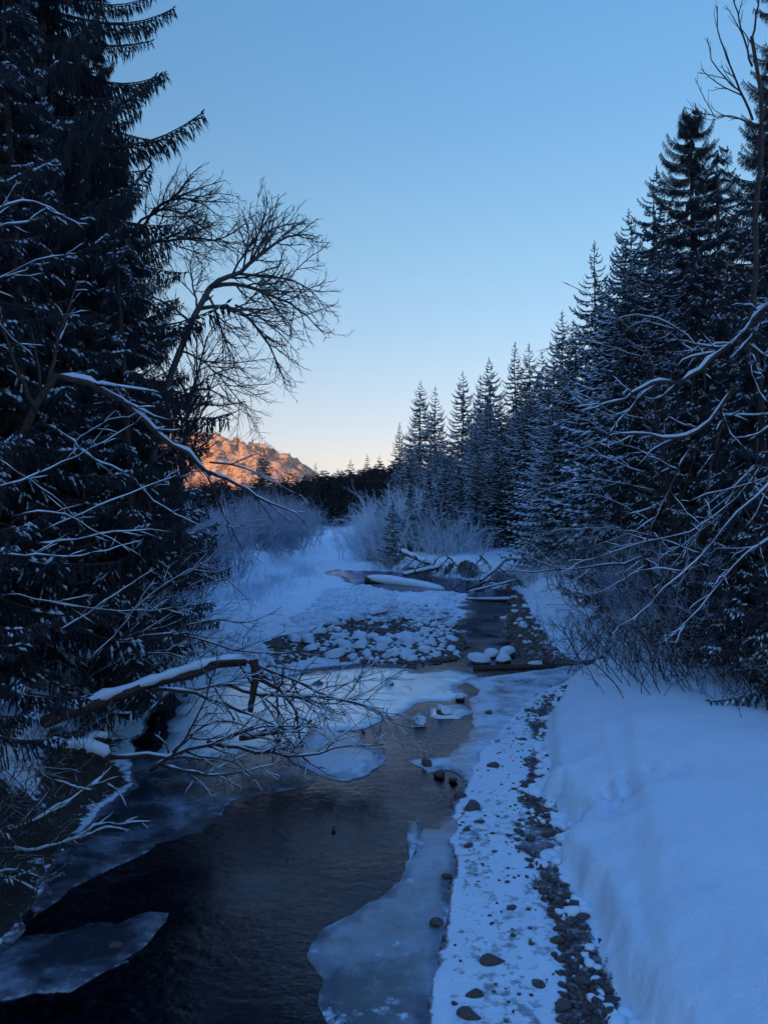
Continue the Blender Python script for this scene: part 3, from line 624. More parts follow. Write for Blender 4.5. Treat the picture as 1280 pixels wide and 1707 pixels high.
# distant trees across the head of the valley
rgf = np.random.default_rng(21)
for px, py, Y, lb in [(441, 748, 170, 'single broad dark spruce standing against the orange mountain'), (486, 782, 200, 'pointed spruce right of the broad one before the mountain foot'),
   (470, 790, 190, 'lower spruce beside the pointed one before the mountain foot'), (527, 772, 240, 'spruce poking above the treeline where the mountain slope ends'),
   (583, 766, 260, 'spruce poking above the distant treeline under the palest sky'), (612, 757, 230, 'tallest spruce of the distant treeline, near the right forest'), (633, 760, 225, 'second tallest spruce of the distant treeline, closest to the right forest')]:
    x, zt = tip(px, py, Y); g0 = gz(x, Y); put(FAR[rgf.integers(4)], x, Y, zt-g0, lb, 'taller spruces of the distant treeline', 20, 1.25)
FW = []
for k in range(235):
    Y = rgf.uniform(175, 330) if k < 150 else rgf.uniform(240, 300); px = rgf.uniform(230, 700) if k < 150 else rgf.uniform(470, 660); x = (px-CX)/F*Y
    top = np.interp(px, [200, 420, 520, 600, 640, 700], [800, 806, 794, 782, 772, 765])+rgf.normal()*5+(330-Y)*.08
    zt = CAM_H-(top-CY)/F*Y; g0 = gz(x, Y)
    if k % 3: FW.append((x, Y, g0-.2, max(5, zt-g0)+.2)); continue
    put(FAR[rgf.integers(4)], x, Y, max(5, zt-g0), 'dark spruce in the unbroken distant treeline across the valley', 'spruces of the distant treeline', 20, 1.7)

TW = [branch_template(1.0, .42, 0, .2, .1, .16, rg0, upturn=.2, sec=.36, snow_h=.05) for _ in range(3)]
fm = crown_mesh(20, 3.6, TW, 22, .6, .3, MF, seed=70, per=(4, 6)); vb = np.zeros(len(fm.vertices)*3); fm.vertices.foreach_get('co', vb); vb = vb.reshape(-1, 3)
lt = np.zeros(len(fm.polygons), int); fm.polygons.foreach_get('loop_total', lt); li = np.zeros(len(fm.loops), int); fm.loops.foreach_get('vertex_index', li); ls = np.zeros(len(fm.polygons), int); fm.polygons.foreach_get('loop_start', ls)
q4 = li[ls[lt == 4][:, None]+np.arange(4)]; q3 = li[ls[lt == 3][:, None]+np.arange(3)]; bpy.data.meshes.remove(fm); g = Geo()
for (x, Y, z, h) in FW:
    a = rgf.random()*6.28; s_ = h/20; wd = s_*1.5*rgf.uniform(.8, 1.2); c, s2 = math.cos(a), math.sin(a)
    v = np.stack([(vb[:, 0]*c-vb[:, 1]*s2)*wd+x, (vb[:, 0]*s2+vb[:, 1]*c)*wd+Y, vb[:, 2]*s_+z], 1)
    n0 = g.n; g.add(v, q4, 0); g.f.append(q3+n0); g.m.append(np.ones(len(q3), int))
link('distant_forest', g.mesh('distant_forest', MF), label='far dark spruce forest filling the treeline across the head of the valley', cat='forest', kind='stuff')

# ---------------------------------------------------------------- big spruces close by, every bough a part
HB = []
for i in range(7):
    rg = np.random.default_rng(100+i); T = branch_template(3.4, .105, .50, .12, .035, .026, rg, upturn=.20, sec=.27, snow_h=.02)
    g = Geo(); place_branch(g, T, np.eye(3), 1, np.zeros(3))
    Wd_ = Wood(); Wd_.add(resample(np.concatenate([[[0, 0, 0]], T['ax']]), 9), np.linspace(.045, .008, 9), 2, 5); Wd_.into(g)
    HB.append(g.mesh('bough', [M_needle, M_snow, M_bark]))
HS = []
for i in range(5):
    rg = np.random.default_rng(200+i); T = branch_template(2.8, .095, .20, .20, .13, .022, rg, upturn=.10, sec=.36, snow_h=.05)
    g = Geo(); place_branch(g, T, np.eye(3), 1, np.zeros(3)); Wd_ = Wood(); Wd_.add(resample(np.concatenate([[[0, 0, 0]], T['ax']]), 9), np.linspace(.03, .006, 9), 2, 5); Wd_.into(g)
    HS.append(g.mesh('bough', [M_needle, M_snow, M_bark]))
def big_spruce(x, y, H, R, z0, n, label, seed, boughs=HB, L0=3.4, tr=.24, power=.7, pitch=(-16, 22), cat='spruce', group='large spruces close to the stream', zmax=None):
    rg = np.random.default_rng(seed); r = tree_root('large_spruce', label=label, cat=cat, group=group); r.location = (x, y, gz(x, y)-.1)
    link('trunk', trunk_mesh(H, tr, M_bark, 10, 1.5), r); az = rg.random()*6
    for i in range(n):
        v = (i+.5)/n; z = z0+((H if zmax is None else zmax)-z0)*v; vv = (z-z0)/(H-z0); Rz = R*(1-vv)**power*rg.uniform(.72, 1.12)+.15
        az += 2.39996+rg.normal()*.3; o = link('bough', boughs[rg.integers(len(boughs))], r); s_ = Rz/L0
        o.location = (0, 0, z); o.rotation_euler = (rg.normal()*.12, -R_(pitch[0]+(pitch[1]-pitch[0])*vv+rg.normal()*10), az); o.scale = (s_, max(s_, .5), max(s_, .55))
    return r
big_spruce(-7.7, 17.0, 25, 4.7, 3.2, 150, 'huge dark spruce with hanging curtains of needles reaching into the sky at upper left', 1, zmax=19)
big_spruce(-10.4, 15.0, 24, 4.6, 1.5, 130, 'dark spruce at the left picture edge beside the huge one', 2, zmax=18)
big_spruce(-7.6, 21.5, 14.5, 3.3, 1.5, 110, 'shorter spruce behind the leaning bare tree', 3)
big_spruce(-4.95, 14.6, 9.5, 2.3, 1.1, 80, 'dark young spruce over the snowy left bank behind the fallen trunk', 4, HS, 2.8, .13)
big_spruce(-7.0, 11.6, 13, 3.2, .8, 120, 'dark spruce with snow clumps low down at the left edge', 5, HS, 2.8, .18)
big_spruce(-5.3, 9.2, 5.5, 1.6, .35, 70, 'small snowy spruce overhanging the bank at lower left', 6, HS, 2.8, .09)
big_spruce(-9.5, 25, 19, 4.2, 1.2, 110, 'spruce filling the gap behind the huge one', 7)
big_spruce(-6.6, 8.2, 9.0, 2.2, 1.2, 80, 'dark spruce nearest the camera, only its right boughs in view', 13, HS, 2.8, .14)
big_spruce(-4.5, 7.3, 2.6, 1.1, .1, 46, 'small snow clumped spruce at the water edge in the lower left corner', 15, HS, 2.8, .05)
big_spruce(-6.3, 13.0, 12, 2.7, .6, 110, 'dark spruce rising from the snowy hump behind the fallen trunk', 16, HS, 2.8, .16)
big_spruce(-8.9, 18.5, 21, 4.2, 1.0, 130, 'dark spruce squeezed between the huge one and the left edge', 27)
big_spruce(14.3, 26.5, 24.5, 4.4, 2.5, 170, 'tallest dark spruce rising past the top right corner', 8, HB, 3.4)
big_spruce(13.2, 33, 19.9, 4.1, 2.5, 170, 'tall dark spruce with a flat bushy top left of the tallest one', 9, HB, 3.4, power=.55)
big_spruce(15.4, 30, 20.5, 4.4, 2.5, 130, 'dark spruce between and behind the two tallest right hand spruces', 10, HB, 3.4)
big_spruce(7.25, 12.4, 9.5, 2.1, .15, 150, 'snow clumped spruce with boughs sweeping down to the snow at the right edge', 11, HS, 2.8, .16)
big_spruce(7.9, 16.4, 7.5, 2.3, .2, 110, 'dark spruce whose low boughs fill the thicket behind the snow shelf', 17, HS, 2.8, .12)
big_spruce(8.6, 21.0, 10, 2.6, .2, 120, 'dark spruce in the thicket between the shelf and the dark pool', 18, HS, 2.8, .14)
big_spruce(9.0, 28.0, 11, 2.7, .2, 110, 'snow flecked spruce on the right bank level with the dark pool', 19, HS, 2.8, .14)
big_spruce(6.9, 14.6, 4.0, 1.5, .1, 70, 'low snowy spruce at the foot of the thicket behind the snow shelf', 20, HS, 2.8, .07)
big_spruce(9.6, 18.5, 13.0, 3.2, .6, 120, 'dark spruce behind the thicket on the right bank', 12, HS, 2.8, .18)
big_spruce(10.2, 23.5, 14.0, 3.4, .6, 110, 'dark spruce deeper in the right bank shade', 14, HS, 2.8, .18)
for p in MID+SLIM+YOUNG+FAR: discard(p)
# ---------------------------------------------------------------- bare broadleaved trees, limb by limb
RNG = np.random.default_rng(77)
def limb_mesh(pts, r0, r1, lvl, n=12, dens=(0, 5, 3.2, 2.6), lenf=.42, m=None, nm='branch', **k):
    q = resample([D3(*p) for p in pts], n); W = Wood(); L = np.linalg.norm(np.diff(q, axis=0), axis=1).sum()
    q[1:-1] += RNG.normal(size=(n-2, 3))*L*.006
    grow(W, q, np.linspace(r0, r1, n), lvl, dens, lenf, kk=(3, 4, 6, 7), **k)
    return W.mesh(nm, m or [M_bark, M_snow])
def bare_tree(label, limbs, cat='bare tree', name='bare_tree', group=None, **kw):
    r = tree_root(name, label=label, cat=cat, group=group); p0 = D3(*limbs[0][0][0]); r.location = p0
    for i, L in enumerate(limbs):
        k = dict(kw); k.update(L[4] if len(L) > 4 else {})
        me = limb_mesh(L[0], L[1], L[2], L[3], nm='trunk' if i == 0 else 'branch', **k)
        me.transform(Matrix.Translation(-Vector(p0))); link('trunk' if i == 0 else 'branch', me, r)
    return r
BK = dict(rmin=.0065, ang=(22, 55), wig=.13, lift=.02, minlen=.09)
# the leaning tree against the sky
bare_tree('leaning bare tree whose fine twigs fan out against the sky', [
 ([(236, 1120, 19), (244, 960, 19), (252, 800, 19), (262, 700, 19), (285, 620, 19), (310, 560, 19), (333, 512, 19), (350, 480, 18.9)], .15, .075, 2, dict(dens=(0, 3, .5), lenf=.16)),
 ([(350, 480, 18.9), (368, 462, 18.8), (395, 456, 18.7), (420, 436, 18.6), (450, 412, 18.4), (480, 392, 18.2), (515, 384, 18), (532, 396, 17.9)], .07, .010, 3),
 ([(352, 478, 18.9), (375, 470, 19), (400, 476, 19), (432, 482, 19.1), (470, 500, 19.2), (510, 520, 19.3), (540, 556, 19.4)], .06, .009, 3),
 ([(334, 514, 19), (360, 505, 19.1), (392, 508, 19.2), (418, 530, 19.3), (440, 562, 19.4), (462, 600, 19.5), (478, 650, 19.6)], .055, .008, 3),
 ([(400, 456, 18.7), (440, 460, 18.4), (480, 462, 18.1), (520, 480, 17.9), (546, 520, 17.8)], .04, .007, 3),
 ([(420, 436, 18.6), (428, 410, 18.7), (455, 380, 18.9), (490, 368, 19), (520, 372, 19.1)], .035, .006, 3),
 ([(345, 490, 19), (362, 520, 18.7), (372, 560, 18.5), (388, 590, 18.3), (400, 640, 18.2)], .035, .006, 3),
 ([(392, 508, 19.2), (425, 520, 19.5), (462, 552, 19.7), (500, 590, 20)], .03, .006, 3),
 ([(322, 540, 19), (300, 520, 18.6), (270, 500, 18.2), (235, 490, 17.8)], .04, .008, 2),
 ([(330, 520, 19), (322, 470, 19.4), (318, 430, 19.8), (330, 400, 20)], .03, .006, 2),
 ([(300, 585, 19), (340, 600, 18.6), (380, 640, 18.4), (405, 680, 18.2), (432, 715, 18)], .03, .006, 2)],
 dens=(0, 10, 6.6, 5.0), lenf=.56, m=[M_barkp, M_snow], **BK)
bare_tree('bare tree with a broad crown of twigs above the leaning one', [
 ([(190, 900, 22), (198, 700, 22), (205, 560, 22), (215, 460, 22), (225, 400, 22)], .13, .07, 1, dict(dens=(0, 1.2), lenf=.2)),
 ([(225, 400, 22), (252, 350, 22), (285, 330, 21.8), (318, 326, 21.6), (350, 345, 21.4), (380, 372, 21.2)], .05, .007, 3),
 ([(222, 420, 22), (270, 395, 21.6), (320, 402, 21.2), (365, 400, 20.9), (400, 388, 20.6), (432, 352, 20.4)], .05, .007, 3),
 ([(225, 380, 22), (255, 345, 22.3), (300, 350, 22.8), (345, 385, 23), (390, 420, 23.2)], .04, .007, 3)],
 dens=(0, 10, 6.5, 4.2), lenf=.52, **BK)
bare_tree('small grey bare tree between the leaning trunk and the mountain', [
 ([(296, 900, 24), (300, 780, 24), (308, 715, 24), (318, 660, 24), (335, 610, 24), (346, 560, 24)], .10, .03, 2, dict(m=[M_barkp, M_snow])),
 ([(308, 700, 24), (326, 676, 23.8), (350, 670, 23.6), (352, 668, 23.5)], .06, .03, 2, dict(m=[M_barkp, M_snow])),
 ([(318, 655, 24), (350, 645, 23.7), (380, 665, 23.5), (410, 690, 23.2)], .04, .008, 2, dict(m=[M_barkp, M_snow])),
 ([(314, 670, 24), (296, 620, 24.4), (275, 580, 24.6)], .04, .008, 2, dict(m=[M_barkp, M_snow]))],
 dens=(0, 9, 4), lenf=.5, **BK)
# the arching snow topped limbs at left

bare_tree('bare tree with a thick snow topped limb arching over the left bank', [
 ([(-80, 1180, 11.5), (-60, 1000, 11.5), (0, 820, 11.5), (34, 720, 11.5), (65, 682, 11.5), (72, 645, 11.5), (95, 625, 11.5)], .11, .06, 1, dict(dens=(0, 1.2), snow=.7)),
 ([(90, 626, 11.5), (130, 632, 11.6), (180, 650, 11.8), (212, 675, 12), (232, 700, 12.2), (280, 735, 12.4), (325, 765, 12.5), (352, 792, 12.6)], .055, .032, 2, dict(dens=(0, 6, 1.6), snow=1.3)),
 ([(345, 785, 12.6), (380, 798, 12.6), (420, 822, 12.7), (455, 842, 12.8), (492, 850, 12.9), (515, 880, 13)], .03, .006, 3),
 ([(345, 788, 12.6), (358, 820, 12.6), (372, 855, 12.7), (390, 890, 12.7), (410, 930, 12.8)], .022, .005, 3),
 ([(350, 770, 12.6), (400, 775, 12.7), (450, 800, 12.9), (500, 825, 13)], .018, .004, 2),
 ([(75, 708, 11.5), (112, 726, 11.4), (140, 756, 11.3), (180, 775, 11.2), (215, 790, 11.2)], .03, .010, 2),
 ([(215, 790, 11.2), (260, 840, 11.3), (300, 860, 11.3), (350, 880, 11.4)], .014, .004, 2),
 ([(60, 690, 11.5), (30, 620, 11.2), (12, 560, 11), (-10, 500, 10.8)], .04, .012, 2),
 ([(75, 660, 11.5), (100, 560, 11.9), (112, 520, 12.1), (130, 470, 12.4)], .035, .010, 2),
 ([(120, 740, 11.4), (165, 710, 11.2), (190, 695, 11.1), (225, 695, 11)], .014, .004, 2)],
 dens=(0, 7, 3.0, 2.2), lenf=.40, snow=1.0, ang=(20, 50), wig=.10, lift=.0, minlen=.1)
bare_tree('bare tree reaching in from the upper left with snow lined limbs', [
 ([(-160, 700, 10), (-120, 520, 10), (-80, 420, 10)], .08, .05, 0),
 ([(-90, 430, 10), (-20, 385, 10), (20, 368, 10), (42, 376, 10), (75, 360, 10)], .028, .012, 2),
 ([(-80, 400, 10), (0, 344, 10.1), (40, 331, 10.1), (85, 345, 10.2), (110, 365, 10.3), (145, 385, 10.4)], .024, .006, 2),
 ([(-100, 480, 10), (-20, 520, 10.2), (20, 560, 10.3), (60, 600, 10.4)], .024, .006, 2),
 ([(-110, 500, 10), (-10, 470, 10.3), (60, 430, 10.6), (130, 425, 10.8)], .02, .005, 2)],
 dens=(0, 6, 2.6), lenf=.42, snow=1.0, ang=(20, 50), wig=.12, lift=.03, minlen=.1)
# long whip like shoots leaning out of the left bank
whips = []
for a in [[(-20, 818, 9), (60, 792, 9.2), (150, 752, 9.5), (235, 700, 9.8)], [(70, 884, 9.5), (160, 846, 9.7), (240, 812, 10), (300, 790, 10.2)], [(-10, 926, 9), (60, 924, 9.2), (130, 930, 9.4), (240, 898, 9.8)],
          [(95, 1052, 10), (150, 1022, 10.2), (210, 978, 10.5), (262, 945, 10.8)], [(-10, 760, 9), (50, 800, 9.2), (120, 850, 9.5), (160, 920, 9.8)], [(0, 990, 9), (80, 1000, 9.3), (180, 1020, 9.8), (300, 1010, 10.5)],
          [(60, 905, 9.3), (130, 900, 9.6), (210, 880, 10), (290, 886, 10.3)], [(20, 860, 9), (90, 845, 9.3), (150, 880, 9.6), (240, 930, 10)], [(150, 1100, 11), (190, 1060, 11.2), (230, 1010, 11.5), (260, 960, 12)]]:
    whips.append((a, .011, .004, 1))
bare_tree('clump of long thin snow lined shoots leaning out of the left bank', [([(-40, 1240, 9), (-45, 1100, 9), (-50, 940, 9), (-40, 800, 9)], .03, .015, 0)]+whips, 'bare shrub', 'tall_shrub', dens=(0, 5), lenf=.3, snow=1.0, ang=(15, 40), wig=.08, minlen=.08)
# low limbs over the ice, growing from the left bank
bare_tree('dark bare shrub with bowed limbs stretching right above the fallen trunk', [
 ([(128, 1190, 13), (140, 1140, 13), (160, 1095, 13), (185, 1065, 13)], .04, .028, 0),
 ([(135, 1150, 13), (170, 1085, 13), (205, 1058, 13.1), (260, 1056, 13.2), (310, 1060, 13.3), (360, 1078, 13.4), (420, 1092, 13.5), (500, 1086, 13.6)], .030, .007, 3),
 ([(128, 1150, 13), (175, 1112, 12.9), (215, 1090, 12.8), (265, 1085, 12.7), (305, 1092, 12.7), (345, 1118, 12.6)], .024, .006, 2),
 ([(160, 1095, 13), (240, 1050, 13.5), (300, 1040, 14), (350, 990, 14.5), (370, 960, 14.8)], .022, .006, 3),
 ([(185, 1065, 13), (250, 985, 13.5), (330, 940, 14), (380, 960, 14.4), (420, 1010, 14.7)], .022, .005, 3),
 ([(250, 1000, 13.8), (320, 960, 14.2), (355, 900, 14.5), (400, 870, 14.8), (450, 880, 15)], .020, .005, 3),
 ([(300, 1045, 14), (350, 1030, 14.3), (420, 1040, 14.7), (470, 1010, 15)], .016, .005, 3)],
 'bare shrub', 'large_shrub', dens=(0, 8, 3.6, 2.4), lenf=.42, snow=.8, ang=(22, 60), wig=.14, minlen=.1)

# the fallen tree lying from the left bank into the ice
FT = tree_root('fallen_tree', label='fallen bare tree lying from the left bank onto the ice, its trunk capped with snow', cat='fallen tree'); FT.location = D3(240, 1150, 12)
def ft(nm, pts, r0, r1, lvl, **k):
    k0 = dict(rmin=.005, dens=(0, 9, 5.0, 3.4), lenf=.52, snow=.9, ang=(25, 65), wig=.17, lift=.01, minlen=.1); k0.update(k)
    me = limb_mesh(pts, r0, r1, lvl, **k0); me.transform(Matrix.Translation(-FT.location)); return link(nm, me, FT)
ft('trunk', [(70, 1205, 10.8), (110, 1190, 11), (170, 1168, 11.4), (240, 1146, 12), (300, 1126, 12.5), (350, 1112, 12.8), (410, 1104, 13.2)], .105, .06, 0, n=14)
# thick snow along the trunk
q = resample([D3(*p) for p in [(100, 1190, 11), (170, 1166, 11.4), (240, 1144, 12), (300, 1124, 12.5), (350, 1108, 12.8), (405, 1100, 13.2)]], 20); W = Wood(); rr = RNG.uniform(.05, .10, 20); rr[0] = rr[-1] = .02
q[:, 2] += .065; W.add(q, rr, 0, 8); me = W.mesh('snow_cap', M_snow); me.transform(Matrix.Translation(-FT.location)); link('snow_cap', me, FT)
ft('stub', [(424, 1100, 13), (427, 1130, 12.9), (421, 1160, 12.85), (416, 1190, 12.8)], .085, .05, 0, snow=0)
ft('root_mass', [(430, 1110, 13), (428, 1120, 13.2), (440, 1125, 13.3), (445, 1140, 13.3)], .06, .03, 2)
ft('branch', [(320, 1120, 12.6), (360, 1096, 12.8), (400, 1094, 13), (440, 1106, 13), (480, 1135, 12.9), (540, 1152, 12.8), (600, 1175, 12.7), (655, 1200, 12.6)], .035, .006, 3)
ft('branch', [(380, 1140, 12.8), (440, 1168, 12.9), (500, 1160, 12.8), (560, 1160, 12.7), (620, 1180, 12.6), (690, 1215, 12.6)], .032, .005, 2)
ft('branch', [(345, 1120, 12.8), (362, 1150, 12.5), (378, 1180, 12.3), (392, 1200, 12.2)], .03, .012, 2)
ft('branch', [(250, 1150, 12), (300, 1150, 12), (360, 1165, 12.1), (420, 1195, 12.1), (470, 1215, 12.1), (520, 1222, 12.1)], .032, .008, 3)
ft('branch', [(430, 1130, 13), (470, 1150, 12.8), (495, 1180, 12.6), (498, 1225, 12.4), (505, 1245, 12.3)], .04, .015, 2)
ft('branch', [(250, 1285, 11.5), (300, 1245, 11.6), (330, 1215, 11.7), (350, 1197, 11.8), (375, 1200, 11.9), (420, 1215, 12)], .032, .010, 3)
ft('branch', [(180, 1262, 11), (240, 1262, 11.1), (300, 1258, 11.3), (350, 1240, 11.4), (400, 1222, 11.6), (450, 1208, 11.8), (530, 1212, 11.9)], .034, .008, 3)
ft('branch', [(345, 1235, 11.5), (400, 1250, 11.6), (460, 1255, 11.6), (510, 1262, 11.6), (545, 1248, 11.6), (590, 1240, 11.7), (640, 1240, 11.8)], .030, .007, 3)
ft('branch', [(270, 1275, 11.2), (330, 1290, 11.1), (400, 1290, 11.1), (435, 1280, 11.1), (470, 1268, 11.2)], .026, .006, 2)
ft('branch', [(505, 1262, 11.6), (530, 1280, 11.3), (560, 1295, 11.1)], .016, .005, 2)
ft('branch', [(430, 1275, 11.3), (450, 1288, 11.1), (470, 1296, 11)], .014, .005, 1)
ft('branch', [(400, 1230, 12.5), (450, 1222, 12.5), (500, 1215, 12.5), (520, 1200, 12.5)], .05, .02, 2)
# broken branches lying over the ice at lower left
def lying(label, limbs, **k):
    k0 = dict(dens=(0, 4, 2.), lenf=.34, snow=1.2, ang=(20, 50), wig=.14, minlen=.1); k0.update(k)
    return bare_tree(label, limbs, 'broken branch', 'broken_branch', 'broken branches lying at the lower left bank', **k0)
lying('long snow lined dead branch rising from the left edge to the fallen crown', [([(-30, 1392, 9), (20, 1384, 9), (60, 1375, 9), (100, 1345, 9.2), (145, 1318, 9.5), (172, 1300, 9.8), (190, 1272, 10.2)], .030, .014, 2), ([(155, 1318, 9.5), (125, 1312, 9.4), (88, 1298, 9.3)], .012, .006, 1), ([(178, 1305, 9.8), (200, 1320, 9.8), (212, 1345, 9.7)], .010, .004, 1)])
lying('low snow lined dead branch with two forked tips over the smooth ice ledge', [([(-40, 1420, 8.8), (40, 1418, 8.8), (100, 1408, 8.9), (122, 1400, 9), (150, 1390, 9.1)], .024, .014, 1), ([(122, 1400, 9), (152, 1378, 9.1), (180, 1370, 9.2), (200, 1373, 9.2), (258, 1368, 9.3)], .014, .005, 1), ([(130, 1400, 9), (170, 1380, 9), (200, 1378, 9), (216, 1390, 9)], .014, .005, 1)])
lying('short dark twiggy branch trailing at the left edge below the forked one', [([(-30, 1450, 8), (10, 1460, 8), (45, 1472, 8), (75, 1500, 8), (85, 1520, 8)], .016, .006, 2), ([(-10, 1455, 8), (30, 1448, 8.1), (75, 1465, 8.2)], .010, .004, 2)])

# right hand side
RS = dict(ang=(25, 60), wig=.17, lift=-.005, minlen=.12, snow=1.5)
bare_tree('crooked bare tree with thick snow on its limbs arching left over the thicket', [
 ([(1420, 1180, 13), (1400, 900, 13), (1370, 700, 13), (1330, 580, 13), (1290, 520, 13)], .10, .07, 0, dict(snow=.5)),
 ([(1300, 500, 13), (1265, 512, 12.9), (1245, 555, 12.8), (1215, 572, 12.8), (1185, 598, 12.7), (1160, 622, 12.6), (1132, 638, 12.6)], .050, .030, 2),
 ([(1132, 638, 12.6), (1100, 632, 12.6), (1078, 640, 12.5), (1060, 655, 12.5), (1030, 668, 12.4), (1005, 678, 12.4), (960, 685, 12.3)], .030, .007, 3),
 ([(1132, 636, 12.6), (1112, 654, 12.7), (1090, 668, 12.8), (1070, 660, 12.9)], .020, .010, 1),
 ([(1245, 560, 12.8), (1225, 580, 13), (1195, 568, 13.2), (1165, 592, 13.3), (1130, 570, 13.4), (1105, 545, 13.5)], .026, .009, 2),
 ([(1300, 545, 13), (1272, 535, 12.8), (1245, 568, 12.6), (1215, 600, 12.5)], .03, .012, 1),
 ([(1250, 575, 12.8), (1270, 590, 12.6), (1300, 605, 12.5)], .022, .015, 1),
 ([(1225, 640, 13), (1205, 670, 13), (1185, 700, 13), (1165, 722, 13), (1140, 735, 13), (1110, 728, 12.9), (1080, 722, 12.8), (1055, 726, 12.8), (1015, 718, 12.7)], .036, .012, 2),
 ([(1060, 724, 12.8), (1035, 735, 12.7), (1012, 745, 12.6), (990, 735, 12.6)], .016, .006, 2),
 ([(1070, 650, 12.5), (1052, 682, 12.4), (1030, 700, 12.4), (1015, 722, 12.3), (1010, 745, 12.3)], .020, .008, 2),
 ([(1155, 738, 13), (1138, 765, 12.9), (1125, 795, 12.8), (1108, 830, 12.7), (1090, 860, 12.6), (1078, 895, 12.5), (1068, 935, 12.5)], .020, .007, 2),
 ([(1205, 700, 12.9), (1192, 750, 12.8), (1178, 800, 12.7), (1172, 840, 12.7), (1160, 852, 12.7), (1200, 870, 12.7)], .018, .007, 2),
 ([(1160, 850, 12.7), (1150, 870, 12.7), (1165, 885, 12.7), (1168, 890, 12.7)], .010, .005, 1),
 ([(1240, 680, 12.8), (1215, 700, 12.9), (1195, 692, 13), (1300, 690, 12.7)], .014, .010, 1),
 ([(1300, 700, 12), (1265, 722, 12.1), (1250, 728, 12.2), (1225, 730, 12.3)], .018, .008, 2),
 ([(1262, 730, 12), (1262, 770, 12), (1250, 810, 12), (1275, 850, 12)], .014, .006, 2),
 ([(1180, 600, 12.7), (1150, 560, 13), (1100, 530, 13.3), (1050, 520, 13.6), (1010, 540, 14)], .016, .005, 3),
 ([(1245, 560, 12.8), (1252, 620, 12.4), (1262, 650, 12.2), (1280, 672, 12)], .014, .006, 2),
 ([(1370, 760, 12), (1290, 800, 11.9), (1230, 850, 11.8), (1180, 920, 11.7), (1130, 960, 11.7), (1080, 1010, 11.8)], .024, .006, 3),
 ([(1350, 860, 12), (1270, 900, 11.9), (1200, 960, 11.8), (1150, 1040, 11.8), (1090, 1080, 11.9)], .020, .006, 3),
 ([(1340, 640, 12.4), (1270, 780, 12.6), (1200, 860, 12.8), (1120, 900, 13), (1050, 900, 13.2), (990, 930, 13.4)], .020, .005, 3)],
 dens=(0, 6, 2.4, 1.8), lenf=.44, **RS)
bare_tree('slim bare tree whose forked top stands against the sky at upper right', [
 ([(1290, 1120, 16), (1280, 900, 16), (1268, 700, 16), (1262, 500, 16), (1258, 300, 16), (1255, 140, 16), (1252, 60, 16)], .085, .035, 1, dict(dens=(0, .5), lenf=.1)),
 ([(1254, 200, 16), (1235, 150, 15.9), (1215, 110, 15.8), (1196, 60, 15.7), (1195, 10, 15.7)], .026, .008, 2),
 ([(1236, 155, 15.9), (1210, 132, 15.6), (1185, 100, 15.4), (1178, 62, 15.3)], .018, .007, 2),
 ([(1256, 210, 16), (1222, 192, 15.8), (1190, 195, 15.6), (1160, 185, 15.5), (1140, 178, 15.4)], .018, .006, 2),
 ([(1253, 110, 16), (1238, 60, 16.1), (1225, 10, 16.2), (1215, -30, 16.3)], .022, .010, 2),
 ([(1252, 70, 16), (1262, 20, 16), (1268, -40, 16)], .024, .012, 2),
 ([(1257, 260, 16), (1275, 180, 16), (1290, 120, 16)], .024, .012, 2),
 ([(1190, 195, 15.6), (1172, 160, 15.5), (1158, 130, 15.5)], .010, .005, 1)],
 dens=(0, 4.5, 2.6), lenf=.42, rmin=.007, snow=.35, ang=(20, 45), wig=.10, lift=.08, minlen=.12)
bare_tree('leaning dead branch tree reaching left in front of the cut bank', [
 ([(1130, 1120, 17), (1110, 1040, 17), (1090, 970, 17), (1072, 935, 17)], .05, .03, 0, dict(snow=.4)),
 ([(1085, 925, 17), (1040, 940, 17.2), (1000, 945, 17.3), (950, 950, 17.5), (915, 948, 17.6), (890, 955, 17.7), (850, 952, 17.8)], .028, .008, 3),
 ([(930, 950, 17.5), (915, 935, 17.5), (905, 925, 17.6), (885, 905, 17.8)], .014, .005, 2),
 ([(965, 950, 17.4), (960, 985, 17.2), (945, 1010, 17)], .012, .005, 2),
 ([(1080, 940, 17), (1045, 962, 16.8), (1010, 985, 16.6), (985, 990, 16.5)], .018, .006, 2)],
 dens=(0, 6, 2.6, 2), lenf=.40, snow=1.2, ang=(22, 55), wig=.14, minlen=.12)
wh = []
for a in [[(1080, 600, 20), (1010, 575, 20), (950, 560, 20), (900, 590, 20)], [(1090, 700, 20), (1020, 690, 20), (960, 650, 20), (900, 655, 20)], [(1080, 790, 18), (1020, 770, 18), (960, 745, 18), (905, 760, 18)],
          [(1100, 880, 18), (1040, 840, 18), (980, 820, 18), (930, 830, 18)], [(1120, 640, 19), (1060, 560, 19), (1000, 500, 19), (940, 470, 19)], [(1100, 760, 17), (1030, 740, 17), (985, 700, 17), (930, 690, 17)],
          [(1100, 820, 19), (1010, 800, 19), (950, 800, 19), (880, 830, 19)], [(1110, 900, 19), (1030, 880, 19), (960, 880, 19), (900, 890, 19)]]: wh.append((a, .018, .005, 2))
bare_tree('tall bare shrub whose bowed shoots sweep left in front of the snowy spruces', [([(1150, 1110, 19), (1140, 980, 19), (1120, 860, 19), (1095, 720, 19), (1085, 610, 19)], .05, .02, 1)]+wh,
 'bare shrub', 'tall_shrub', dens=(0, 4, 2.2), lenf=.36, snow=1.1, ang=(18, 45), wig=.1, minlen=.14)

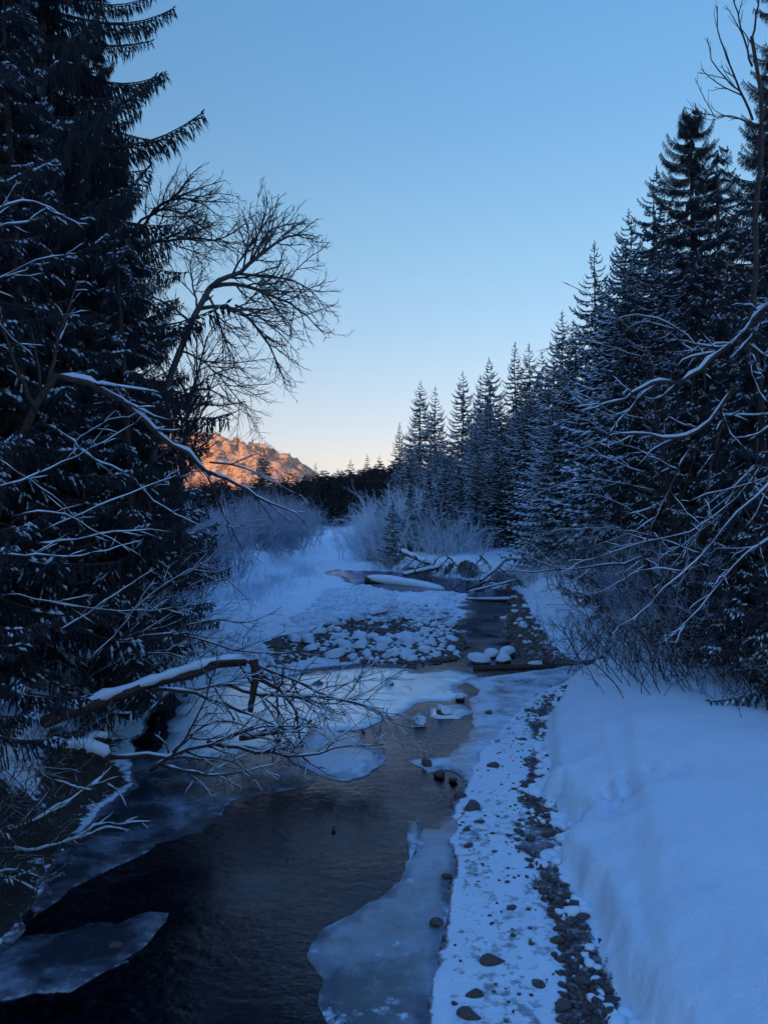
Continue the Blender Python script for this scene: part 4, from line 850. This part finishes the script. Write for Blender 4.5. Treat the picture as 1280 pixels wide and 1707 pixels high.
# ---------------------------------------------------------------- shrubs
def shrub_mesh(h, spread, stems, lvl, dens, mats, seed, snow=0, r0=.016, lift=.03, wig=.14):
    global RNG
    RNG = np.random.default_rng(seed); W = Wood()
    for i in range(stems):
        a = RNG.random()*6.283; sp = spread*RNG.uniform(.1, 1.1); hh = h*RNG.uniform(.55, 1.1); t = np.linspace(0, 1, 7)
        b = RNG.normal(size=2)*spread*.38; q = np.stack([b[0]+np.cos(a)*sp*t**1.2, b[1]+np.sin(a)*sp*t**1.2, hh*(t-.42*t**2.5*sp/spread)], 1)+np.cumsum(RNG.normal(size=(7, 3))*hh*.035, 0)*(t[:, None] > 0)
        grow(W, q, np.linspace(r0, r0*.3, 7), lvl, dens, .42, (18, 50), wig, lift, snow, .2, .08)
    return W.mesh('shrub', mats)
SH = []
for i in range(4):
    SH.append(shrub_mesh(2.5, 1.9, 20, 2, (0, 8, 4.0), [M_twig, M_snow], 300+i, .9, .012))
def shrub(me, x, y, s_, label, group, cat='bare shrub', name='bare_shrub', dz=-.08):
    o = link(name, me, label=label, cat=cat, group=group); o.location = (x, y, gz(x, y)+dz); o.rotation_euler = (0, 0, RNG.random()*6.28); o.scale = (s_*RNG.uniform(.85, 1.2),)*2+(s_,); return o
SHD = [shrub_mesh(2.5, 1.9, 12, 2, (0, 7, 3.8), [M_twig, M_snow], 340+i, .45, .012) for i in range(3)]
FRB = [shrub_mesh(3.0, 1.6, 20, 2, (0, 7, 3.6), [M_frost, M_snow], 320+i, 0, .024) for i in range(4)]
HFB = [shrub_mesh(2.8, 1.5, 20, 2, (0, 7, 3.4), [M_frostd, M_snow], 330+i, 0, .02) for i in range(4)]
rgf = np.random.default_rng(31)
def pick(l): return l[rgf.integers(len(l))]
# frosted bushes at the bend of the channel, right
for k in range(64):
    Y = rgf.uniform(56, 105); x = np.interp(Y, [56, 62, 80, 105], [.3, .2, -1.2, -3.2])+abs(rgf.normal())*2.6+.3; 
    shrub(pick(FRB), x, Y, rgf.uniform(.8, 1.5), 'pale frosted bush on the bank right of the snowy channel', 'frosted bushes beside the snowy channel', 'frosted bush', 'frosted_bush')
for k in range(52):
    x = rgf.uniform(-2.2, 6.2); Y = np.interp(x, [-2.2, -.8, 1, 4.2, 6.2], [68, 58, 52.5, 49.5, 47])+rgf.uniform(0, 7)
    shrub(pick(FRB), x, Y, rgf.uniform(.5, 1.15), 'white frosted bush in the thicket at the end of the cut bank', 'white frosted bushes at the end of the cut bank', 'frosted bush', 'frosted_bush')
for k in range(26):
    x = rgf.uniform(-1.6, 4.6); Y = np.interp(x, [-1.6, -.8, 1, 4.6], [66, 60, 56, 53])+rgf.uniform(0, 4)
    shrub(pick(FRB), x, Y, rgf.uniform(1.2, 1.75), 'tall white frosted bush below the dark pair of spruces', 'tall frosted bushes below the pair of spruces', 'frosted bush', 'frosted_bush')
for k in range(26):
    Y = rgf.uniform(60, 190); x = np.interp(Y, [60, 90, 130, 190], [-4.2, -6.6, -9.3, -15.5])+(1 if rgf.random() < .5 else -1)*rgf.uniform(1.0, 2.6)
    shrub(pick(FRB), x, Y, rgf.uniform(.2, .5), 'low frosted scrub poking out of the snowy channel floor', 'low frosted scrub on the snowy channel floor', 'frosted bush', 'frosted_bush')
for k in range(10):
    x = rgf.uniform(-1.2, 3.0); Y = np.interp(x, [-1.2, 3], [62, 51])+rgf.uniform(.5, 3)
    shrub(pick(FRB), x, Y, rgf.uniform(.7, 1.1), 'frosted bush on top of the cut bank in front of the young spruces', 'frosted bushes on the cut bank', 'frosted bush', 'frosted_bush')
# dark and half frosted bushes left of the channel
for k in range(95):
    Y = rgf.uniform(27, 110); e = np.interp(Y, [27, 34, 44, 60, 90, 110], [-8.2, -8.0, -6.7, -6.9, -8.6, -10]); x = e-.3-abs(rgf.normal())*Y*.055
    shrub(pick(HFB), x, Y, rgf.uniform(.8, 1.35)*(1+(Y-27)/140), 'half frosted brown bush in the thicket left of the snowy bar', 'half frosted bushes left of the stream', 'bush', 'bush')
for k in range(26):
    Y = rgf.uniform(17, 29); e = np.interp(Y, [17, 19, 27], [-5.3, -6.3, -8]); x = e-abs(rgf.normal())*1.5
    shrub(pick(SH), x, Y, rgf.uniform(.8, 1.25), 'dark leafless shrub under the big spruces of the left bank', 'dark shrubs on the left bank')
for x, y, s_ in [(-4.0, 7.9, .38), (-4.3, 8.6, .45), (-4.5, 9.4, .5), (-4.1, 7.2, .4), (-4.6, 10.3, .5), (-4.2, 9.0, .35), (-4.1, 6.7, .35), (-4.9, 8.2, .6), (-4.9, 12.2, .6), (-5.2, 13.2, .6), (-5.0, 16.2, 1.0), (-5.6, 17.4, 1.15), (-5.4, 18.6, 1.1), (-4.9, 17.3, .8)]:
    shrub(pick(SHD), x, y, s_, 'dark leafless shrub at the edge of the left bank over the ice', 'dark shrubs at the edge of the left bank')
# thicket on the right bank
for k in range(36):
    Y = 13.5+26*rgf.random()**1.2; e = np.interp(Y, [13.5, 15, 18, 22, 28, 38], [6.3, 5.9, 5.9, 6.5, 7.1, 7.3]); x = e+.15+(.9 if Y > 21 else 0)+abs(rgf.normal())*1.6
    shrub(pick(SHD if rgf.random() < .75 else HFB), x, Y, rgf.uniform(.75, 1.3), 'dark leafless shrub in the dense thicket on the right bank', 'dark shrubs of the right bank thicket')
for x, y, s_ in [(5.0, 14.6, .75), (5.5, 13.9, .8), (5.3, 15.6, .95), (6.0, 13.3, .7), (5.1, 17, .8), (5.4, 19.5, .9), (5.9, 21.5, .8), (6.2, 24, .7), (4.9, 14.2, .5), (5.9, 12.6, .6), (5.6, 13.2, .5), (6.6, 12.6, .7), (7.2, 12.2, .8), (6.3, 14.6, 1.1)]:
    shrub(pick(SHD), x, y, s_*.85, 'dark leafless shrub hanging over the snow at the foot of the right bank', 'dark shrubs at the foot of the right bank')
for x, y, s_ in [(2.9, 46.3, .5), (4.2, 44.9, .6), (5.6, 42.8, .6), (6.2, 41.4, .55), (3.5, 45.6, .4), (7.0, 39.5, .7), (1.6, 48.2, .5), (.6, 50.2, .6), (-.2, 52.2, .7)]:
    shrub(pick(HFB), x, y, s_, 'twiggy bush hanging over the lip of the cut bank', 'twiggy bushes on the lip of the cut bank', 'bush', 'bush')
# dry frosted grass on the snowy bar
g = Geo(); n = 2600; yy = rgf.uniform(30, 54, n); xx = np.interp(yy, [30, 44, 54], [-6.8, -5.6, -5.6])+rgf.normal(size=n)*.9; cl = fbm(xx*.8, yy*.5, 3, 90) > -.02
xx, yy = xx[cl], yy[cl]; zz = gzs(xx, yy)-.03; A = np.stack([xx, yy, zz], 1); hh = rgf.uniform(.15, .6, len(xx))
blades(g, A, A+np.stack([rgf.normal(size=len(xx))*.12, rgf.normal(size=len(xx))*.12, hh], 1), .012, 0)
link('dry_grass', g.mesh('dry_grass', M_frost), label='frosted dry grass stems standing in the snow of the left bar', cat='grass', kind='stuff')
# ---------------------------------------------------------------- stones
RNG = np.random.default_rng(55)
import bmesh
def rock_meshes(seed, sub=2, flat=.6):
    bm = bmesh.new(); bmesh.ops.create_icosphere(bm, subdivisions=sub, radius=1); rg = np.random.default_rng(seed)
    V = np.array([v.co[:] for v in bm.verts]); F_ = np.array([[v.index for v in f.verts] for f in bm.faces]); bm.free()
    cuts = rg.normal(size=(13, 3)); cuts /= np.linalg.norm(cuts, axis=1, keepdims=True)
    for c in cuts:
        d = V@c; lim = rg.uniform(.50, .86); V = np.where((d > lim)[:, None], V-c*(d-lim)[:, None]*.85, V)
    V *= 1+.12*(fbm(V[:, 0]*2+V[:, 2], V[:, 1]*2-V[:, 2], 3, seed))[:, None]; V[:, 2] *= flat; V[:, 0] *= rg.uniform(.9, 1.45)
    g = Geo(); g.add(V, F_); rock = g.mesh('rock', M_rock, False)
    g = Geo(); g.add(V, F_); wet = g.mesh('stone', M_rockw, False)
    # snow cap: the upper part, swollen upwards, over its own flat underside
    up = sm((V[:, 2]/flat+.12)/.55); C_ = V.copy(); C_[:, :2] *= (1.0+.03*up)[:, None]; C_[:, 2] += up*.20+.015
    keep = (C_[F_][:, :, 2].max(1) > .16); g = Geo(); g.add(C_, F_[keep]); cap = g.mesh('snow_cap', M_snow, True)
    return rock, wet, cap
RK = [rock_meshes(400+i, 2, .5+.06*i) for i in range(6)]; 
def rock(x, y, r, label, group, cap=False, wet=True, cat='stone', sink=.25, name=None, z=None):
    k = RNG.integers(6); nm = name or ('rock' if cap else 'stone')
    o = link(nm, RK[k][1 if wet else 0], label=label, cat=cat, group=group); zz = gz(x, y) if z is None else z
    o.location = (x, y, zz+r*(.35-sink)); o.rotation_euler = (RNG.normal()*.12, RNG.normal()*.12, RNG.random()*6.28); o.scale = (r, r*RNG.uniform(.75, 1.1), r)
    if cap: link('snow_cap', RK[k][2], o)
    return o
FS = [(787, 1345, 36, 'rounded brown stone, largest on the ice edge at the head of the stony strip'), (785, 1692, 42, 'large flat brown stone at the bottom of the snowy strip'),
 (825, 1602, 44, 'large pointed slab of stone in the snowy strip'), (853, 1512, 22, 'squarish brown stone in the middle of the snowy strip'), (788, 1656, 30, 'low stone just above the large flat one at the bottom'),
 (757, 1669, 14, 'small dark stone left of the low one near the bottom'), (895, 1637, 28, 'half buried stone touching the gravel near the bottom'), (727, 1535, 30, 'dark stone frozen into the edge of the grey ice'),
 (745, 1457, 18, 'small round stone frozen in the dark seam of the ice'), (782, 1408, 22, 'oval stone with an icy collar high on the snowy strip'), (797, 1370, 22, 'angular stone below the rounded brown one'),
 (778, 1381, 16, 'thin flat stone between the oval one and the ice'), (824, 1418, 14, 'little square stone right of the oval one'), (795, 1458, 9, 'tiny upper stone of a close pair in the snow'), (797, 1468, 11, 'tiny lower stone of a close pair in the snow'),
 (845, 1469, 15, 'small flat stone near the bend of the gravel'), (818, 1524, 9, 'tiny dark stone left of the squarish one'), (855, 1557, 16, 'small stone below the squarish one'), (815, 1187, 17, 'dark stone on the long ice tongue'),
 (712, 1272, 24, 'dark stone at the tip of the ice tongue'), (766, 1324, 26, 'wet stone at the water edge above the rounded brown one'), (755, 1297, 20, 'wet dark stone under the rim of the ice tongue'), (820, 1275, 22, 'flat reddish stone at the edge of the snowy strip'),
 (732, 1288, 26, 'dark wet stone under the ice lip left of the strip'), (605, 1214, 11, 'small dark stone on the floes at the twig tips'), (530, 1138, 20, 'dark stone poking out of the far ice field'), (310, 1158, 14, 'dark stone in the pale ice behind the fallen trunk'), (196, 1572, 22, 'dark stone frozen into the lower left ice patch'), (556, 1376, 12, 'lone dark stone just breaking the water surface'),
 (870, 1232, 16, 'reddish stone beside the upper gravel strip'), (862, 1385, 22, 'dark stone cluster top at the narrowing of the gravel'), (884, 1395, 20, 'dark stone beside the snow spill across the gravel'), (848, 1392, 18, 'dark stone left of the snow spill')]
for px, py, wpx, lb in FS:
    x, y = P(px, py, .05); rock(x, y, wpx/2/F*y, lb, None, z=.03, sink=.3)
GS = 'dark stones of the gravel strip'
rgf = np.random.default_rng(61); n = 0; L = []
while n < 100:
    px = rgf.uniform(855, 1040); py = 1120+590*rgf.random()**.8; x, y = P(px, py)
    a = np.array([x]); b = np.array([y])
    if sdf(a, b, GRAVEL)[0] < .02 or sdf(a, b, SHELF)[0] > -.02 or y < 5.6: continue
    rock(x, y, rgf.uniform(.028, .055)*(1.8 if rgf.random() < .12 else 1), 'small dark stone among many on the bare gravel strip beside the snow shelf', GS, sink=.2); n += 1
# snow capped rocks of the bar
CR = [(820, 1088, 30, 'snow capped boulder, left of two touching boulders below the dark pool'), (846, 1086, 30, 'snow capped boulder, right of two touching boulders below the dark pool'), (800, 1097, 40, 'broad snow capped boulder in front of the two touching ones'),
 (836, 1097, 28, 'low snow capped boulder in front of the touching pair'), (892, 1104, 22, 'snow capped boulder alone at the right bank'), (752, 1082, 26, 'round snow capped boulder at the left foot of the pool'), (728, 1090, 22, 'snow capped boulder left of the round one'), (692, 1062, 26, 'tall snow capped boulder in the middle of the bar'),
 (700, 1198, 28, 'snow capped rock standing alone in midstream'), (740, 1183, 34, 'flat snow topped rock above the lone midstream one'), (650, 1136, 20, 'dark rock with a thin white top in the bright water'), (768, 1158, 20, 'low dark rock with white top beside the ice tongue'), (610, 1088, 20, 'snow capped rock among the brown stones at the left of the bar'), (574, 1062, 12, 'snow capped small rock on the upper left of the bar')]
for px, py, wpx, lb in CR:
    x, y = P(px, py, .1); rock(x, y, wpx/2/F*y, lb, None, True, cat='rock', wet=False, z=max(0.02, gz(x, y)))
n = 0
while n < 165:
    px = rgf.uniform(480, 800); py = 1000+108*rgf.random()**.8; x, y = P(px, py, .15); a = np.array([x]); b = np.array([y])
    if sdf(a, b, BAR)[0] < .1 or y > 36: continue
    rock(x, y, (.075+.25*rgf.random()**2), 'snow capped rock among many on the stony bar beside the pool', 'snow capped rocks of the stony bar', True, cat='rock', wet=False); n += 1
n = 0
while n < 45:
    y = rgf.uniform(19.5, 36); x = np.interp(y, [19.5, 22, 30, 36], [4.3, 4.2, 4.9, 6.2])+rgf.normal()*.35
    rock(x, y, rgf.uniform(.08, .2), 'stone on the narrow shore between the dark pool and the right bank', 'stones on the shore right of the pool', rgf.random() < .4, cat='rock', wet=False, name='rock'); n += 1
# countless pebbles
def pebbles(xs, ys, rs, name, m, **k):
    bm = bmesh.new(); bmesh.ops.create_icosphere(bm, subdivisions=1, radius=1); V = np.array([v.co[:] for v in bm.verts]); F_ = np.array([[v.index for v in f.verts] for f in bm.faces]); bm.free()
    n = len(xs); z = gzs(xs, ys); a = RNG.random(n)*6.28; c, s_ = np.cos(a), np.sin(a)
    v = V[None]*(1+RNG.normal(size=(n, len(V), 1))*.12)*rs[:, None, None]*np.stack([RNG.uniform(.8, 1.4, n), RNG.uniform(.7, 1.1, n), RNG.uniform(.4, .75, n)], 1)[:, None]
    vx = v[..., 0]*c[:, None]-v[..., 1]*s_[:, None]; vy = v[..., 0]*s_[:, None]+v[..., 1]*c[:, None]
    v = np.stack([vx+xs[:, None], vy+ys[:, None], v[..., 2]+z[:, None]+rs[:, None]*.12], -1).reshape(-1, 3)
    g = Geo(); g.add(v, (np.arange(n)[:, None, None]*len(V)+F_[None]).reshape(-1, 3)); link(name, g.mesh(name, m, False), kind='stuff', **k)
def scatter(n, x0, x1, y0, y1, test):
    xs = RNG.uniform(x0, x1, n); ys = RNG.uniform(y0, y1, n); k = test(xs, ys); return xs[k], ys[k]
x, y = scatter(20000, .9, 5.5, 5.2, 19.5, lambda a, b: (sdf(a, b, GRAVEL)+.42*fbm(a*3.2, b*2.2, 4, 46) > .0) & (fbm(a*2.4, b*1.6, 3, 47) > -.17) & (sdf(a, b, SHELF) < .03))
pebbles(x, y, .008+.036*RNG.random(len(x))**2.4, 'pebbles', M_rockw, label='dark pebbles filling the bare gravel strip beside the snow shelf', cat='pebbles')
x, y = scatter(2600, .3, 4.2, 5.2, 17, lambda a, b: (sdf(a, b, STRIP) > .03) & (sdf(a, b, SHELF) < 0) & (sdf(a, b, GRAVEL) < 0) & (RNG.random(len(a)) < np.exp(sdf(a, b, GRAVEL)/.28)*.8+.05))
pebbles(x, y, RNG.uniform(.008, .030, len(x)), 'pebbles', M_rockw, label='scattered dark pebbles showing through the thin snow of the stony strip', cat='pebbles')
x, y = scatter(9000, -4.5, 4.5, 19, 27, lambda a, b: (sdf(a, b, BAR) > -.1) & (RNG.random(len(a)) < np.exp(-((b-22)/2.8)**2)+.12))
pebbles(x, y, RNG.uniform(.03, .11, len(x)), 'pebbles', M_rock, label='brown pebbles between the snow capped rocks of the bar', cat='pebbles')
x, y = scatter(5000, 3.2, 6.6, 18.5, 40, lambda a, b: (sdf(a, b, RIVER) < .1) & (np.abs(a-np.interp(b, [18.5, 22, 30, 40], [4.6, 4.2, 5.0, 6.4])) < .7))
pebbles(x, y, RNG.uniform(.03, .10, len(x)), 'pebbles', M_rock, label='brown pebbles along the shore right of the dark pool', cat='pebbles')
x, y = scatter(9000, -5.5, 4, 19.5, 44, lambda a, b: (sdf(a, b, BAR) > -1.6) & (sdf(a, b, RIVER) < -.3) & (fbm(a*.7, b*.5, 3, 77) > -.06))
x, y = x[:2600], y[:2600]
pebbles(x, y, .03+.12*RNG.random(len(x))**1.6, 'snow_lumps', M_snow, label='small snow lumps over buried pebbles on the bar', cat='snow')

def clods(xs, ys, rs, name, **k):
    bm = bmesh.new(); bmesh.ops.create_icosphere(bm, subdivisions=2, radius=1); V = np.array([v.co[:] for v in bm.verts]); F_ = np.array([[v.index for v in f.verts] for f in bm.faces]); bm.free()
    n = len(xs); z = gzs(xs, ys); g = Geo()
    for i in range(n):
        v = V*(1+.9*fbm(V[:, 0]*1.6+i*3.1+V[:, 2], V[:, 1]*1.6-V[:, 2], 3, 5))[:, None]*rs[i]*np.array([RNG.uniform(.9, 1.5), RNG.uniform(.8, 1.2), RNG.uniform(.5, .8)])
        a = RNG.random()*6.28; c, s_ = math.cos(a), math.sin(a); v = np.stack([v[:, 0]*c-v[:, 1]*s_+xs[i], v[:, 0]*s_+v[:, 1]*c+ys[i], v[:, 2]+z[i]+rs[i]*.1], 1); g.add(v, F_)
    link(name, g.mesh(name, M_snow, True), kind='stuff', **k)
x, y = scatter(26000, .9, 4.5, 5.2, 18, lambda a, b: (np.abs(sdf(a, b, SHELF)+.03) < .07) & (fbm(a*1.7, b*1.7, 3, 91) > .0))
x, y = x[:260], y[:260]; clods(x, y, .018+.07*RNG.random(len(x))**2, 'snow_clods', label='fallen snow clods along the foot of the snow shelf', cat='snow')
x, y = scatter(6000, .9, 4.5, 5.2, 19, lambda a, b: (sdf(a, b, GRAVEL) > .0) & (sdf(a, b, SHELF) < -.03) & (fbm(a*2.2, b*2.2, 3, 93) > .03))
x, y = x[:300], y[:300]; clods(x, y, .012+.035*RNG.random(len(x))**1.5, 'snow_patches', label='little patches of snow and ice left between the dark pebbles', cat='snow')
# ---------------------------------------------------------------- drift wood
def log(label, pts, r, snowr, name='log', cat='log', lie=0, k=10, extra=None):
    p0 = D3(*pts[0]); root = tree_root(name, label=label, cat=cat); root.location = p0
    q = resample([D3(*p) for p in pts], 12); W = Wood(); W.add(q, np.linspace(r, r*.7, 12), 0, k); me = W.mesh('trunk', M_bark); me.transform(Matrix.Translation(-Vector(p0))); link('trunk', me, root)
    if snowr:
        W = Wood(); s_ = q.copy(); s_[:, 2] += r*.6; rr = snowr*RNG.uniform(.8, 1.15, 12); rr[0] *= .4; rr[-1] *= .4; W.add(s_, rr, 0, 8); me = W.mesh('snow_cap', M_snow); me.transform(Matrix.Translation(-Vector(p0))); link('snow_cap', me, root)
    for e in (extra or []):
        me = limb_mesh(*e[:4], dens=(0, 5, 2.5, 2), lenf=.5, snow=.8, ang=(25, 65), wig=.25, minlen=.1); me.transform(Matrix.Translation(-Vector(p0))); link('branch', me, root)
    return root
log('long log under thick snow lying across the upper stream', [(612, 967, 44), (650, 972, 43), (700, 979, 41.5), (742, 990, 40)], .26, .30, extra=[
 ([(735, 990, 40), (752, 985, 39.8), (770, 970, 39.6)], .05, .02, 2), ([(735, 990, 40), (745, 1000, 39.5), (770, 1005, 39.2)], .05, .02, 2), ([(690, 985, 41), (660, 995, 41), (640, 1000, 41)], .04, .015, 3), ([(720, 990, 40), (700, 1000, 40), (670, 1010, 40)], .04, .015, 3)])
log('thin pale pole slanting up from the end of the long snowy log', [(740, 996, 39.5), (790, 984, 39), (835, 973, 38.6), (860, 966, 38.4)], .05, .05, k=6)
log('dark beam lying over the top of the pool with snow on it', [(775, 1000, 34.8), (815, 1000, 34.6), (855, 999, 34.5)], .10, .07)
log('dark sunken log across the foot of the pool beside the ice', [(790, 1117, 19.6), (840, 1115, 19.7), (890, 1113, 19.8), (930, 1112, 19.9)], .13, .0)
log('snow covered root end jutting from the left bank above the dark undercut', [(100, 1243, 10.5), (140, 1247, 10.6), (182, 1262, 10.8)], .10, .10)
log('short broken stump end with snow beside the jutting root', [(140, 1238, 11.4), (160, 1228, 11.5), (180, 1232, 11.6)], .07, .06)
log('snowy log leaning from the young spruces down the cut bank', [(668, 918, 51), (690, 928, 49.5), (715, 940, 48)], .16, .16, extra=[([(690, 930, 52), (680, 942, 51), (668, 950, 50)], .05, .02, 2), ([(700, 935, 51.5), (700, 950, 50.5), (690, 958, 50)], .05, .02, 2)])
log('broken snowy trunk lying against the face of the cut bank', [(735, 945, 46), (700, 952, 46), (672, 958, 46.5)], .12, .12, extra=[([(720, 948, 46), (728, 930, 46.2), (745, 922, 46.4)], .05, .02, 2), ([(690, 953, 46), (700, 938, 46.3), (712, 930, 46.5)], .04, .015, 2)])
log('forked snowy trunk hanging from the cut bank towards the pool', [(850, 925, 42), (825, 950, 41), (800, 968, 40)], .10, .10, extra=[([(830, 945, 41), (850, 960, 40.6), (862, 978, 40)], .05, .02, 2), ([(815, 958, 40.6), (800, 952, 40.6), (785, 958, 40.4)], .04, .015, 2)])
for i_, (x_, lb) in enumerate([(690, 'below the left hollow of the cut bank'), (745, 'under the middle of the cut bank lip'), (800, 'beside the right hollow of the cut bank'), (870, 'where the cut bank meets the right slope')]):
    Y_ = 47.5-i_*2.2; bare_tree('tangle of snowy roots and twigs '+lb, [([(x_, 926, Y_), (x_+10, 935, Y_-.3), (x_+18, 946, Y_-.6), (x_+16, 956, Y_-.9)], .06, .02, 3), ([(x_+4, 928, Y_), (x_-8, 940, Y_-.4), (x_-14, 952, Y_-.8)], .05, .02, 3)], 'root tangle', 'root_tangle', 'root tangles along the cut bank', dens=(0, 5, 3, 2), lenf=.6, snow=1.0, ang=(25, 75), wig=.3, minlen=.15, rmin=.012)
for a, lb in [([(775, 985, 39.5), (790, 975, 40), (810, 980, 40), (830, 998, 39)], 'left'), ([(800, 975, 40.5), (820, 965, 41), (840, 975, 40.5), (850, 995, 39)], 'right')]:
    bare_tree('tangle of thin dead twigs hanging into the pool, '+('the one beside the pale pole' if lb == 'left' else 'the one nearer the right bank'), [(a, .05, .02, 3)], 'brushwood', 'brushwood', 'tangles of brushwood over the pool', dens=(0, 6, 3, 2), lenf=.5, snow=.5, ang=(25, 70), wig=.25, minlen=.15)
# ---------------------------------------------------------------- cold valley air
hm = bpy.data.materials.new('haze'); hm.use_nodes = True; hn = hm.node_tree; hn.nodes.clear()
ho = hn.nodes.new('ShaderNodeOutputMaterial'); hv = hn.nodes.new('ShaderNodeVolumePrincipled'); hv.inputs['Color'].default_value = (.90, .88, 1.0, 1); hv.inputs['Density'].default_value = HAZE
hn.links.new(hv.outputs[0], ho.inputs['Volume'])
g = Geo(); x0, x1, y0, y1, z0, z1 = -3600, 3600, -3600, 3600, -2, 520
g.add([(x0, y0, z0), (x1, y0, z0), (x1, y1, z0), (x0, y1, z0), (x0, y0, z1), (x1, y0, z1), (x1, y1, z1), (x0, y1, z1)], [(3, 2, 1, 0), (4, 5, 6, 7), (0, 1, 5, 4), (1, 2, 6, 5), (2, 3, 7, 6), (3, 0, 4, 7)])
link('haze', g.mesh('haze', hm), label='thin cold haze filling the valley', cat='haze', kind='stuff')
